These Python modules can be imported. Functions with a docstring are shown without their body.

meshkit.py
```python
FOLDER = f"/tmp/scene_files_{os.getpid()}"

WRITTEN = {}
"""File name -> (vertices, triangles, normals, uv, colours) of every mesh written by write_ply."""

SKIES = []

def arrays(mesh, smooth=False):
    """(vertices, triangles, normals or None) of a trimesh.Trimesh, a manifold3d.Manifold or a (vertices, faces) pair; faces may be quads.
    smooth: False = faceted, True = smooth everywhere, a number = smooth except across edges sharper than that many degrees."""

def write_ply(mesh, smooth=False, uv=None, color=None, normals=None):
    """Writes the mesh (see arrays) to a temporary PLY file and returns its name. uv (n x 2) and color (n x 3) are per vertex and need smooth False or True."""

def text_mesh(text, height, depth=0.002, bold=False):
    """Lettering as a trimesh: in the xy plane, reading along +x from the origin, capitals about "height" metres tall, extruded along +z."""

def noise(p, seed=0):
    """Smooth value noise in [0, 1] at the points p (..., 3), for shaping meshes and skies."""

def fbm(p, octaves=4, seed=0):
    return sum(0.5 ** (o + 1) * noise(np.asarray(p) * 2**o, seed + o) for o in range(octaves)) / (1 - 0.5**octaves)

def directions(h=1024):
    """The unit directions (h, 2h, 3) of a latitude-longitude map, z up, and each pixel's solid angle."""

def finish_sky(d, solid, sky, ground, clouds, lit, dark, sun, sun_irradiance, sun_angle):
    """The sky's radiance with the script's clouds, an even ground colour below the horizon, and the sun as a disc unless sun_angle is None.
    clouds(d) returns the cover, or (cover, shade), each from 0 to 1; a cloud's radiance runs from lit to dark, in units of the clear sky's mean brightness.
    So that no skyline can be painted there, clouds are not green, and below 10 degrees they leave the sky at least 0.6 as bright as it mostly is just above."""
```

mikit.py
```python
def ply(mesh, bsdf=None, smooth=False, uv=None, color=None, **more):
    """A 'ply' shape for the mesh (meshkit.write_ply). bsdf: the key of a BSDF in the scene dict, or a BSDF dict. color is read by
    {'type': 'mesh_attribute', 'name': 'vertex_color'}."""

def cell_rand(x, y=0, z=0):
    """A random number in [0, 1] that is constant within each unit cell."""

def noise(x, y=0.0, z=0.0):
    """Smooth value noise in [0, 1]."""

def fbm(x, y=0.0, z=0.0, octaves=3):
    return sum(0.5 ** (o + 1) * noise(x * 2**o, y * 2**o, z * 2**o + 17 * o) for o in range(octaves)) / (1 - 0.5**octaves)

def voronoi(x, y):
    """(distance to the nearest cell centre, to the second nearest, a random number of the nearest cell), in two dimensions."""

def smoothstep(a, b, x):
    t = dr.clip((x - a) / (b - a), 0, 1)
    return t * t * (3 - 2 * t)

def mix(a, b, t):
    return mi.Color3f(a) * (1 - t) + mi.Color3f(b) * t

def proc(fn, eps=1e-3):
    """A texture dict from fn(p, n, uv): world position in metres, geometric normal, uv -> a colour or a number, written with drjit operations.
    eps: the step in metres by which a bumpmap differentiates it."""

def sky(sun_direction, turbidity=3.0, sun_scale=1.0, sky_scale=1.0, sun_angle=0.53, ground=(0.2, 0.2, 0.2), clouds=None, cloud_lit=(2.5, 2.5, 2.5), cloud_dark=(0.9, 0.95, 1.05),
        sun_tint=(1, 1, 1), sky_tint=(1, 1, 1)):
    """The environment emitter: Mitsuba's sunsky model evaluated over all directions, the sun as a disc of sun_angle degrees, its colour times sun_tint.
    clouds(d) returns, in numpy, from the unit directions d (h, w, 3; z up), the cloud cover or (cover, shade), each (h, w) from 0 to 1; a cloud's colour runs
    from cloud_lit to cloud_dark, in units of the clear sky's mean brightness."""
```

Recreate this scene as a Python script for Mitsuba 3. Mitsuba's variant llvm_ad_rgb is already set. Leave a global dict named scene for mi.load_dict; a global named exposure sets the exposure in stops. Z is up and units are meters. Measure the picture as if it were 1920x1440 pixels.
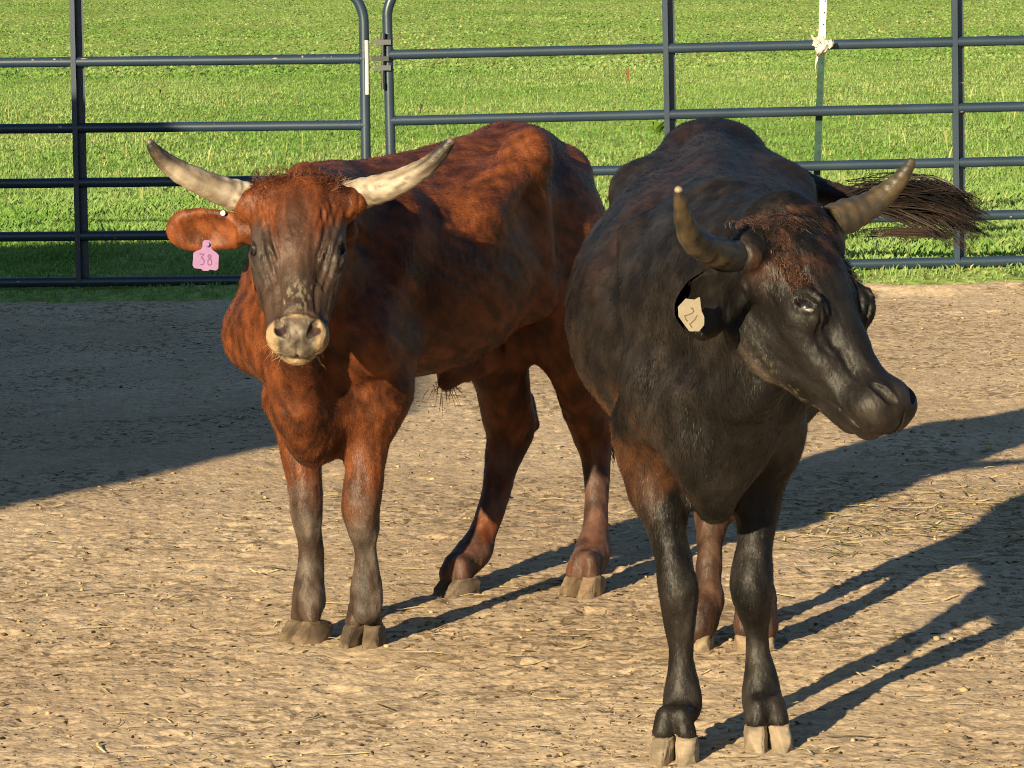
import math
import numpy as np
import trimesh
import mitsuba as mi
import drjit as dr
import mikit, meshkit
from mikit import proc, noise, fbm, voronoi, cell_rand, smoothstep, mix
from scipy import sparse
from shapely.geometry import LineString, Polygon
from shapely.ops import unary_union

# ------------------------------------------------------------------ camera, sky, exposure
FOC, CAM_H, PITCH, ROLL = 7200 / 1920, 1.75, math.atan(820 / 7200), 0.020   # focal length in picture widths
SUN_AZ, SUN_EL = math.radians(28), math.radians(16.5)
exposure = 3.35
T = mi.ScalarTransform4f
fwd = np.array([0, math.cos(PITCH), -math.sin(PITCH)])
up0 = np.array([0, math.sin(PITCH), math.cos(PITCH)])
right0 = np.array([1.0, 0, 0])
cup = up0 * math.cos(ROLL) + right0 * math.sin(ROLL)
cright = right0 * math.cos(ROLL) - up0 * math.sin(ROLL)
scene, labels = {}, {}
scene['camera'] = {'type': 'perspective', 'fov': math.degrees(2 * math.atan(0.5 / FOC)), 'fov_axis': 'x', 'near_clip': 0.1, 'far_clip': 2000,
                   'to_world': T().look_at(origin=[0, 0, CAM_H], target=[0, float(fwd[1]), CAM_H + float(fwd[2])], up=[float(c) for c in cup])}
sun_dir = [-math.sin(SUN_AZ) * math.cos(SUN_EL), -math.cos(SUN_AZ) * math.cos(SUN_EL), math.sin(SUN_EL)]
scene['sky'] = mikit.sky(sun_dir, turbidity=3, sky_scale=0.40, ground=(0.12, 0.12, 0.06), sun_tint=(1.0, 1.17, 1.45), sky_tint=(0.88, 1.0, 1.18))


def at(px, py, d):
    """World point at distance d (metres along y) that the photograph shows at pixel (px, py) of 1920 x 1440."""
    v = fwd + cright * ((px - 960) / (FOC * 1920)) - cup * ((py - 720) / (FOC * 1920))
    return np.array([0, 0, CAM_H]) + v * (d / v[1])


def gpt(px, py):
    v = fwd + cright * ((px - 960) / (FOC * 1920)) - cup * ((py - 720) / (FOC * 1920))
    return np.array([0, 0, CAM_H]) - v * (CAM_H / v[2])


def pxm(d):
    return FOC * 1920 / d


def unit(v):
    v = np.asarray(v, float)
    return v / np.linalg.norm(v)


# ------------------------------------------------------------------ bookkeeping
def add(key, mesh, bsdf, smooth=35, color=None, normals=None, **more):
    base, n = key, 0
    while key in scene:
        n += 1
        key = f'{base}_{n:03d}'
    if normals is not None:
        scene[key] = {'type': 'ply', 'filename': meshkit.write_ply(mesh, False, None, color, normals=normals), 'face_normals': False,
                      'bsdf': {'type': 'ref', 'id': bsdf}, **more}
    else:
        scene[key] = mikit.ply(mesh, bsdf, smooth=smooth, color=color, **more)
    return key


def tag(key, label=None, category=None, group=None, kind=None):
    labels[key] = {k: v for k, v in dict(label=label, category=category, group=group, kind=kind).items() if v}


# ------------------------------------------------------------------ materials
def vcol():
    return {'type': 'mesh_attribute', 'name': 'vertex_color'}


def fleck(p):
    return noise(p.x * 310, p.y * 310, p.z * 310)


scene['hide'] = {'type': 'bumpmap', 'scale': 1.0, 'map': proc(lambda p, n, uv: 0.0036 * fbm(p.x * 75, p.y * 75, p.z * 28, octaves=3), eps=2e-3),
                 'bsdf': {'type': 'principled', 'base_color': vcol(), 'roughness': 0.55, 'specular': 0.24, 'sheen': 0.0}}
scene['hair'] = {'type': 'twosided', 'bsdf': {'type': 'principled', 'base_color': vcol(), 'roughness': 0.5, 'specular': 0.28}}
scene['horn_keratin'] = {'type': 'bumpmap', 'scale': 1.0, 'map': proc(lambda p, n, uv: 0.0012 * fbm(p.x * 130, p.y * 130, p.z * 130, octaves=3), eps=1e-3),
                         'bsdf': {'type': 'principled', 'base_color': vcol(), 'roughness': 0.5, 'specular': 0.45}}
scene['hoof_horn'] = {'type': 'bumpmap', 'scale': 1.0, 'map': proc(lambda p, n, uv: 0.0016 * fbm(p.x * 60, p.y * 60, p.z * 260, octaves=3), eps=1e-3),
                      'bsdf': {'type': 'principled', 'base_color': vcol(), 'roughness': 0.75, 'specular': 0.25}}
scene['eye_wet'] = {'type': 'principled', 'base_color': {'type': 'rgb', 'value': [0.003, 0.0022, 0.002]}, 'roughness': 0.10, 'specular': 0.6, 'clearcoat': 0.6, 'clearcoat_gloss': 0.95}
scene['wet_skin'] = {'type': 'principled', 'base_color': vcol(), 'roughness': 0.4, 'specular': 0.5}


def dirt_col(p, n, uv):
    big = fbm(p.x * 0.9, p.y * 0.9, 3.0, octaves=4)
    mid = fbm(p.x * 15, p.y * 15, 1.0, octaves=3)
    fine = noise(p.x * 95, p.y * 95, 5.0)
    c = mix((0.38, 0.278, 0.182), (0.50, 0.384, 0.262), smoothstep(0.3, 0.7, 0.6 * big + 0.4 * mid))
    c = mix(c, (0.29, 0.206, 0.124), 0.45 * smoothstep(0.60, 0.74, mid))
    c = c * (0.80 + 0.4 * fine)
    dung = smoothstep(0.68, 0.72, noise(p.x * 48, p.y * 48, 9.0)) * smoothstep(0.42, 0.6, noise(p.x * 2.1, p.y * 2.1, 4.0))
    return mix(c, (0.115, 0.08, 0.045), 0.6 * dung)


scene['dirt'] = {'type': 'bumpmap', 'scale': 1.0, 'map': proc(lambda p, n, uv: 0.0022 * fbm(p.x * 85, p.y * 85, 2.0, octaves=2), eps=2e-3),
                 'bsdf': {'type': 'diffuse', 'reflectance': proc(dirt_col)}}
scene['clod'] = {'type': 'twosided', 'bsdf': {'type': 'diffuse', 'reflectance': vcol()}}


def turf_col(p, n, uv):
    a = fbm(p.x * 0.35, p.y * 0.12, 7.0, octaves=4)
    b = fbm(p.x * 5, p.y * 2.2, 2.0, octaves=3)
    c = mix((0.17, 0.26, 0.065), (0.26, 0.335, 0.10), smoothstep(0.35, 0.65, 0.5 * a + 0.5 * b))
    return c * (0.7 + 0.6 * noise(p.x * 30, p.y * 12, 0.0))


scene['turf'] = {'type': 'bumpmap', 'scale': 1.0, 'map': proc(lambda p, n, uv: 0.05 * fbm(p.x * 9, p.y * 5, 1.0, octaves=3), eps=8e-3),
                 'bsdf': {'type': 'diffuse', 'reflectance': proc(turf_col)}}
scene['blade'] = {'type': 'principledthin', 'base_color': vcol(), 'roughness': 0.55, 'diff_trans': 0.5, 'spec_trans': 0.0, 'eta': 1.3}


def steel_col(p, n, uv):
    w = noise(p.x * 16, p.y * 16, p.z * 60) * noise(p.x * 60, p.y * 60, p.z * 60 + 9)
    c = mix((0.012, 0.024, 0.042), (0.020, 0.036, 0.060), noise(p.x * 7, p.y * 7, p.z * 7))
    return mix(c, (0.36, 0.33, 0.27), 0.6 * smoothstep(0.70, 0.76, w))


scene['painted_steel'] = {'type': 'principled', 'base_color': proc(steel_col), 'roughness': 0.36, 'specular': 0.55}
scene['bare_steel'] = {'type': 'principled', 'base_color': {'type': 'rgb', 'value': [0.06, 0.068, 0.074]}, 'roughness': 0.55, 'metallic': 0.2}
scene['black_steel'] = {'type': 'principled', 'base_color': {'type': 'rgb', 'value': [0.02, 0.022, 0.024]}, 'roughness': 0.5}
scene['green_paint'] = {'type': 'principled', 'base_color': proc(lambda p, n, uv: mix((0.010, 0.034, 0.026), (0.02, 0.055, 0.042), noise(p.x * 30, p.y * 30, p.z * 22))), 'roughness': 0.65, 'specular': 0.25}
scene['white_paint'] = {'type': 'principled', 'base_color': proc(lambda p, n, uv: mix((0.5, 0.5, 0.49), (0.66, 0.66, 0.65), noise(p.x * 40, p.y * 40, p.z * 30))), 'roughness': 0.45}
scene['sticker_vinyl'] = {'type': 'twosided', 'bsdf': {'type': 'diffuse', 'reflectance': {'type': 'rgb', 'value': [0.6, 0.6, 0.58]}}}
scene['rag_cloth'] = {'type': 'twosided', 'bsdf': {'type': 'diffuse', 'reflectance': proc(lambda p, n, uv: mix((0.36, 0.34, 0.29), (0.52, 0.5, 0.45), fbm(p.x * 45, p.y * 45, p.z * 45)))}}
scene['tag_pink'] = {'type': 'principled', 'base_color': proc(lambda p, n, uv: mix((0.19, 0.098, 0.215), (0.22, 0.118, 0.25), noise(p.x * 90, p.y * 90, p.z * 90))), 'roughness': 0.45}
scene['tag_cream'] = {'type': 'principled', 'base_color': proc(lambda p, n, uv: mix((0.150, 0.120, 0.080), (0.20, 0.168, 0.118), fbm(p.x * 60, p.y * 60, p.z * 60))), 'roughness': 0.5}
scene['tag_ink'] = {'type': 'principled', 'base_color': {'type': 'rgb', 'value': [0.10, 0.03, 0.09]}, 'roughness': 0.6}
scene['tag_ink_brown'] = {'type': 'principled', 'base_color': {'type': 'rgb', 'value': [0.07, 0.042, 0.015]}, 'roughness': 0.6}
scene['weed_leaf'] = {'type': 'principledthin', 'base_color': vcol(), 'roughness': 0.5, 'diff_trans': 0.6, 'eta': 1.3}
scene['shed_wall'] = {'type': 'principled', 'base_color': proc(lambda p, n, uv: mix((0.20, 0.085, 0.06), (0.26, 0.12, 0.085), fbm(p.x * 3, p.y * 3, p.z * 1.2))), 'roughness': 0.7}
scene['shed_roof'] = {'type': 'principled', 'base_color': proc(lambda p, n, uv: mix((0.3, 0.31, 0.32), (0.4, 0.41, 0.42), fbm(p.x * 2, p.y * 2, p.z * 2))), 'roughness': 0.45, 'metallic': 0.5}
# ------------------------------------------------------------------ soft-blended bodies: a signed distance, meshed only near its surface
class Flesh:
    def __init__(self):
        self.prims = []

    def cone(self, a, b, ra, rb, k=0.03, sub=False):
        a, b = np.asarray(a, float), np.asarray(b, float)
        ba = b - a
        L2 = max(float(ba @ ba), 1e-9)

        def f(P):
            t = np.clip(((P - a) @ ba) / L2, 0, 1)
            return np.linalg.norm(P - a - t[..., None] * ba, axis=-1) - (ra + t * (rb - ra))
        r = max(ra, rb)
        self.prims.append((f, k, sub, np.minimum(a, b) - r, np.maximum(a, b) + r))

    def ell(self, c, radii, axes=None, k=0.03, sub=False):
        c, radii = np.asarray(c, float), np.asarray(radii, float)
        M = np.eye(3) if axes is None else np.array([unit(x) for x in axes])

        def f(P):
            q = (P - c) @ M.T
            k0 = np.linalg.norm(q / radii, axis=-1)
            k1 = np.linalg.norm(q / radii ** 2, axis=-1)
            return np.where(k0 < 1e-4, -radii.min(), k0 * (k0 - 1) / np.maximum(k1, 1e-9))
        e = np.sqrt(((M * radii[:, None]) ** 2).sum(0))
        self.prims.append((f, k, sub, c - e, c + e))

    def chain(self, pts, rs, k=0.02, n=3, k0=None, sub=False):
        pts, rs = np.asarray(pts, float), np.asarray(rs, float)
        q = np.column_stack([pts, rs])
        out = [q[0]]
        for i in range(len(q) - 1):
            p0, p1, p2, p3 = q[max(i - 1, 0)], q[i], q[i + 1], q[min(i + 2, len(q) - 1)]
            for j in range(1, n + 1):
                t = j / n
                out.append(0.5 * (2 * p1 + (p2 - p0) * t + (2 * p0 - 5 * p1 + 4 * p2 - p3) * t * t + (3 * p1 - p0 - 3 * p2 + p3) * t ** 3))
        o = np.array(out)
        segs = []
        for u, w in zip(o[:-1], o[1:]):
            ba = w[:3] - u[:3]
            segs.append((u[:3], ba, max(float(ba @ ba), 1e-9), u[3], w[3] - u[3]))

        def f(P):
            d = None
            for a, ba, L2, ra, dra in segs:
                q = P - a
                t = np.clip((q @ ba) / L2, 0, 1)
                e = np.linalg.norm(q - t[..., None] * ba, axis=-1) - (ra + t * dra)
                d = e if d is None else self.blend(d, e, 0.004, False)
            return d
        r = o[:, 3].max()
        self.prims.append((f, k0 or k, sub, o[:, :3].min(0) - r, o[:, :3].max(0) + r))

    def value(self, P):
        d = np.full(len(P), 10.0)
        for f, k, sub, lo, hi in self.prims:
            m = k + 0.02
            i = np.nonzero(((P > lo - m) & (P < hi + m)).all(1))[0]
            if len(i):
                d[i] = self.blend(d[i], f(P[i]), k, sub)
        return d

    def refine(self, v, f, mask):
        """Splits the edges inside the mask in two and lays the vertices there on the surface."""
        e = np.sort(np.vstack([f[:, [0, 1]], f[:, [1, 2]], f[:, [2, 0]]]), 1)
        key = e[:, 0].astype(np.int64) * len(v) + e[:, 1]
        uk, inv = np.unique(key, return_inverse=True)
        a, b = (uk // len(v)).astype(int), (uk % len(v)).astype(int)
        cut = mask[a] & mask[b]
        new = np.full(len(uk), -1)
        new[cut] = len(v) + np.arange(cut.sum())
        m = new[inv].reshape(3, -1).T
        v = np.vstack([v, (v[a[cut]] + v[b[cut]]) / 2])
        n = (m >= 0).sum(1)
        out = [f[n == 0]]
        q, c = f[n == 3], m[n == 3]
        out += [np.column_stack(x) for x in ((q[:, 0], c[:, 0], c[:, 2]), (c[:, 0], q[:, 1], c[:, 1]), (c[:, 2], c[:, 1], q[:, 2]), (c[:, 0], c[:, 1], c[:, 2]))]
        for j in range(3):
            o = [j, (j + 1) % 3, (j + 2) % 3]
            s = (n == 1) & (m[:, j] >= 0)
            q, c = f[s][:, o], m[s][:, j]
            out += [np.column_stack([q[:, 0], c, q[:, 2]]), np.column_stack([c, q[:, 1], q[:, 2]])]
            s = (n == 2) & (m[:, j] < 0)
            q, c1, c2 = f[s][:, o], m[s][:, (j + 1) % 3], m[s][:, (j + 2) % 3]
            out += [np.column_stack([q[:, 0], q[:, 1], c1]), np.column_stack([q[:, 0], c1, c2]), np.column_stack([c2, c1, q[:, 2]])]
        f = np.vstack(out)
        on = np.zeros(len(v), bool)
        on[:len(mask)] = mask
        on[len(mask):] = True
        i = np.nonzero(on)[0]
        for _ in range(2):
            P = v[i]
            d = self.value(P)
            g = np.stack([self.value(P + [0.0008, 0, 0]), self.value(P + [0, 0.0008, 0]), self.value(P + [0, 0, 0.0008])], 1)
            g = (g - d[:, None]) / 0.0008
            st = np.clip(d / np.maximum((g * g).sum(1), 0.25), -0.003, 0.003)
            v[i] = P - st[:, None] * g
        return v, f

    def surface(self, outer, inner):
        """Where the flesh begins on the way from each outer to its inner point."""
        outer, inner = np.asarray(outer, float), np.asarray(inner, float)
        t = np.linspace(0, 1, 161)
        P = outer[:, None] + t[None, :, None] * (inner - outer)[:, None]
        d = np.full(P.shape[:2], 10.0)
        for f, k, sub, _, _ in self.prims:
            d = self.blend(d, f(P), k, sub)
        i = np.minimum(d.shape[1] - np.argmax((d >= 0)[:, ::-1], 1), d.shape[1] - 1)
        return P[np.arange(len(P)), i]

    @staticmethod
    def blend(d, e, k, sub):
        if sub:
            e = -e
            h = np.maximum(k - np.abs(d - e), 0) / k
            return np.maximum(d, e) + h * h * k * 0.25
        h = np.maximum(k - np.abs(d - e), 0) / k
        return np.minimum(d, e) - h * h * k * 0.25

    def mesh(self, h=0.0048, warp=None):
        lo = np.min([p[3] for p in self.prims if not p[2]], 0) - 0.03
        hi = np.max([p[4] for p in self.prims if not p[2]], 0) + 0.03
        B = 8
        nb = np.ceil((hi - lo) / (B * h)).astype(int) + 1
        gi = np.stack(np.meshgrid(*[np.arange(n) for n in nb], indexing='ij'), -1).reshape(-1, 3)
        C = (lo + (gi + 0.5) * B * h).astype(np.float32)
        R = B * h * 0.5 * math.sqrt(3)
        d = np.full(len(C), 10.0, np.float32)
        dist = np.empty((len(self.prims), len(C)), np.float32)
        for i, (f, k, sub, _, _) in enumerate(self.prims):
            dist[i] = f(C)
            d = self.blend(d, dist[i], k, sub)
        on = np.abs(d) < R * 1.8 + 0.02
        gi, d, dist = gi[on], d[on], dist[:, on]
        g = np.arange(B + 1)
        off = np.stack(np.meshgrid(g, g, g, indexing='ij'), -1).reshape(-1, 3)
        P = (lo + (gi[:, None] * B + off[None]) * h).astype(np.float32)
        val = np.full(P.shape[:2], 10.0, np.float32)
        for i, (f, k, sub, _, _) in enumerate(self.prims):
            near = (-dist[i] > d - 2.8 * R - k) if sub else (dist[i] < d + 2.8 * R + k)
            s = np.nonzero(near)[0]
            if len(s):
                val[s] = self.blend(val[s], f(P[s]).astype(np.float32), k, sub)
        if warp is not None:
            val = val + warp(P)
        A = len(gi)
        val = val.reshape(A, B + 1, B + 1, B + 1)
        neg = val < 0
        corners = [(x, y, z) for x in (0, 1) for y in (0, 1) for z in (0, 1)]
        cnt = sum(neg[:, x:x + B, y:y + B, z:z + B].astype(np.int8) for x, y, z in corners)
        ab, ax, ay, az = np.nonzero((cnt > 0) & (cnt < 8))
        V8 = np.stack([val[ab, ax + x, ay + y, az + z] for x, y, z in corners], 1)
        pos, num = np.zeros((len(ab), 3)), np.zeros(len(ab))
        for i, ci in enumerate(corners):
            for j, cj in enumerate(corners):
                if i < j and sum(abs(a - b) for a, b in zip(ci, cj)) == 1:
                    m = (V8[:, i] < 0) != (V8[:, j] < 0)
                    t = np.where(m, V8[:, i] / np.where(m, V8[:, i] - V8[:, j], 1), 0)
                    q = np.array(ci)[None] + t[:, None] * (np.array(cj) - np.array(ci))[None]
                    pos += np.where(m[:, None], q, 0)
                    num += m
        cell = gi[ab] * B + np.stack([ax, ay, az], 1)
        verts = lo + (cell + pos / num[:, None]) * h
        N = nb * B + 2
        ident = (cell[:, 0].astype(np.int64) * N[1] + cell[:, 1]) * N[2] + cell[:, 2]
        order = np.argsort(ident)
        sid = ident[order]
        step = np.array([N[1] * N[2], N[2], 1], np.int64)
        faces = []
        base = neg[:, :B, :B, :B]
        for a in range(3):
            o = [0, 0, 0]
            o[a] = 1
            other = neg[:, o[0]:o[0] + B, o[1]:o[1] + B, o[2]:o[2] + B]
            eb, ex, ey, ez = np.nonzero(base != other)
            c = gi[eb] * B + np.stack([ex, ey, ez], 1)
            e0 = (c[:, 0].astype(np.int64) * N[1] + c[:, 1]) * N[2] + c[:, 2]
            u, v = step[(a + 1) % 3], step[(a + 2) % 3]
            quad = np.stack([e0 - u - v, e0 - v, e0, e0 - u], 1)
            ix = np.clip(np.searchsorted(sid, quad), 0, len(sid) - 1)
            ok = (sid[ix] == quad).all(1)
            flip = ~base[eb, ex, ey, ez]
            q = order[ix]
            q = np.where(flip[:, None], q[:, ::-1], q)[ok]
            faces.append(q)
        q = np.vstack(faces)
        f = np.vstack([q[:, [0, 1, 2]], q[:, [0, 2, 3]]])
        # drop crumbs that do not belong to the largest piece
        g = sparse.coo_matrix((np.ones(len(f) * 3), (f.ravel(), f[:, [1, 2, 0]].ravel())), shape=(len(verts),) * 2)
        lab = sparse.csgraph.connected_components(g, directed=False)[1]
        keep = lab == np.bincount(lab).argmax()
        f = f[keep[f[:, 0]]]
        new = np.cumsum(keep) - 1
        verts, f = verts[keep], new[f]
        return soften(verts, f, 3), f


def soften(v, f, steps, lam=0.45, mu=-0.46):
    g = sparse.coo_matrix((np.ones(len(f) * 3, np.float32), (f.ravel(), f[:, [1, 2, 0]].ravel())), shape=(len(v),) * 2).tocsr()
    g = ((g + g.T) > 0).astype(np.float64)
    w = sparse.diags(1 / np.maximum(np.asarray(g.sum(1)).ravel(), 1)) @ g
    for _ in range(steps):
        v = v + lam * (w @ v - v)
        v = v + mu * (w @ v - v)
    return v + 0.3 * (w @ v - v)


def vnormals(v, f):
    n = np.zeros_like(v)
    fn = np.cross(v[f[:, 1]] - v[f[:, 0]], v[f[:, 2]] - v[f[:, 0]])
    for k in range(3):
        np.add.at(n, f[:, k], fn)
    return n / np.maximum(np.linalg.norm(n, axis=1, keepdims=True), 1e-12)


def sm(a, b, x):
    t = np.clip((x - a) / (b - a), 0, 1)
    return t * t * (3 - 2 * t)


def lerp(a, b, t):
    return np.asarray(a) * (1 - t[:, None]) + np.asarray(b) * t[:, None]


def nz(p, s, seed=0):
    return meshkit.noise(np.asarray(p) * s, seed)


def fb(p, s, o=3, seed=0):
    return meshkit.fbm(np.asarray(p) * s, o, seed)


class Frame:
    """Local axes; p(x, y, z) gives the world point."""
    def __init__(self, o, x, y, z):
        self.o, self.M = np.asarray(o, float), np.array([unit(x), unit(y), unit(z)])

    bend = 0.0

    def p(self, x, y, z):
        return self.o + np.array([x, y + self.bend * max(x - 0.1, 0) ** 2, z]) @ self.M

    def v(self, x, y, z):
        return np.array([x, y, z]) @ self.M

    def inv(self, P):
        q = (P - self.o) @ self.M.T
        if self.bend:
            q[:, 1] -= self.bend * np.maximum(q[:, 0] - 0.1, 0) ** 2
        return q


def fur(v, f, n, col, flow, length, dens, count, seed, width=0.0022, lift=0.22, jitter=0.3, spread=0.35):
    """Hair as narrow blades lying along the flow. flow (n,3) per vertex, length per vertex (m), dens per vertex."""
    rng = np.random.default_rng(seed)
    ar = np.linalg.norm(np.cross(v[f[:, 1]] - v[f[:, 0]], v[f[:, 2]] - v[f[:, 0]]), axis=1) * dens[f].mean(1)
    pick = np.searchsorted(np.cumsum(ar) / ar.sum(), rng.random(count))
    pick = np.minimum(pick, len(f) - 1)
    b = rng.random((count, 2))
    fl = b.sum(1) > 1
    b[fl] = 1 - b[fl]
    b = np.column_stack([1 - b.sum(1), b])
    g = lambda a: np.einsum('ni,ni...->n...', b, a[f[pick]])
    p, nn, c, d, L = g(v), g(n), g(col), g(flow), g(length)
    nn /= np.linalg.norm(nn, axis=1, keepdims=True) + 1e-9
    clump = np.column_stack([fb(p, 28, 2, s) for s in (31, 32, 33)]) - 0.5
    d = d + spread * 1.6 * clump + spread * 0.5 * rng.normal(size=d.shape)
    d -= (d * nn).sum(1, keepdims=True) * nn
    d /= np.linalg.norm(d, axis=1, keepdims=True) + 1e-9
    side = np.cross(nn, d)
    lf = lift * (0.5 + rng.random(count))[:, None]
    L = (L * (0.6 + 0.7 * rng.random(count)))[:, None]
    tip = p + L * (d * np.cos(lf) + nn * np.sin(lf))
    w = np.broadcast_to(np.asarray(width, float), (count,))[:, None] * (0.7 + 0.6 * rng.random((count, 1)))
    base = p - 0.0008 * nn
    V = np.stack([base - side * w / 2, base + side * w / 2, tip], 1).reshape(-1, 3)
    F = np.arange(3 * count).reshape(-1, 3)
    N = nn + jitter * rng.normal(size=nn.shape) * 0.5 + jitter * 0.8 * clump
    N /= np.linalg.norm(N, axis=1, keepdims=True)
    shade = (0.72 + 0.56 * rng.random((count, 1)))
    C = np.clip(np.repeat(c * shade, 3, 0), 0, 1)
    return V, F, np.repeat(N, 3, 0), C


def strands(roots, tips_fn, seed, segs=5, width=0.004):
    """Long curved hairs: tips_fn(i, t array) -> centre points; flat ribbons narrowing to the tip."""
    V, F = [], []
    rng = np.random.default_rng(seed)
    t = np.linspace(0, 1, segs + 1)
    for i in range(roots):
        c = tips_fn(i, t)
        tan = np.gradient(c, axis=0)
        s = np.cross(tan, rng.normal(size=3))
        s /= np.linalg.norm(s, axis=1, keepdims=True) + 1e-9
        w = width * (0.6 + 0.8 * rng.random()) * (1 - t ** 2 * 0.92)[:, None] / 2
        k = sum(len(x) for x in V)
        V.append(np.stack([c - s * w, c + s * w], 1).reshape(-1, 3))
        for j in range(segs):
            a = k + 2 * j
            F += [[a, a + 1, a + 3], [a, a + 3, a + 2]]
    return np.vstack(V), np.array(F)


def tube(pts, rs, seg=14, cap=True, twist=0.0, oval=1.0):
    pts, rs = np.asarray(pts, float), np.broadcast_to(np.asarray(rs, float), (len(pts),))
    tan = np.gradient(pts, axis=0)
    tan /= np.linalg.norm(tan, axis=1, keepdims=True)
    u = np.cross(tan[0], [0.123, 0.456, 0.88])
    u /= np.linalg.norm(u)
    V = []
    th = np.arange(seg) / seg * 2 * np.pi
    for p, r, t in zip(pts, rs, tan):
        u = u - (u @ t) * t
        u /= np.linalg.norm(u)
        w = np.cross(t, u)
        V.append(p + r * (np.cos(th)[:, None] * u + oval * np.sin(th)[:, None] * w))
    V = np.vstack(V)
    F = []
    for i in range(len(pts) - 1):
        for j in range(seg):
            a, b = i * seg + j, i * seg + (j + 1) % seg
            F += [[a, b, b + seg], [a, b + seg, a + seg]]
    if cap:
        n = len(V)
        V = np.vstack([V, pts[0], pts[-1]])
        L = (len(pts) - 1) * seg
        for j in range(seg):
            F += [[n, (j + 1) % seg, j], [n + 1, L + j, L + (j + 1) % seg]]
    return trimesh.Trimesh(V, np.array(F), process=False)


def spline(P, n=6):
    q = np.asarray(P, float)
    out = [q[0]]
    for i in range(len(q) - 1):
        p0, p1, p2, p3 = q[max(i - 1, 0)], q[i], q[i + 1], q[min(i + 2, len(q) - 1)]
        for j in range(1, n + 1):
            t = j / n
            out.append(0.5 * (2 * p1 + (p2 - p0) * t + (2 * p0 - 5 * p1 + 4 * p2 - p3) * t * t + (3 * p1 - p0 - 3 * p2 + p3) * t ** 3))
    return np.array(out)
# ------------------------------------------------------------------ ground
FENCE_Y = 20.0


_r = np.random.default_rng(61)
PRINTS = [((_r.random() * 2 - 1) * 2.6, 7.8 + 10.5 * _r.random(), _r.random() * 6.28, 0.003 + 0.005 * _r.random()) for _ in range(170)]


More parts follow.
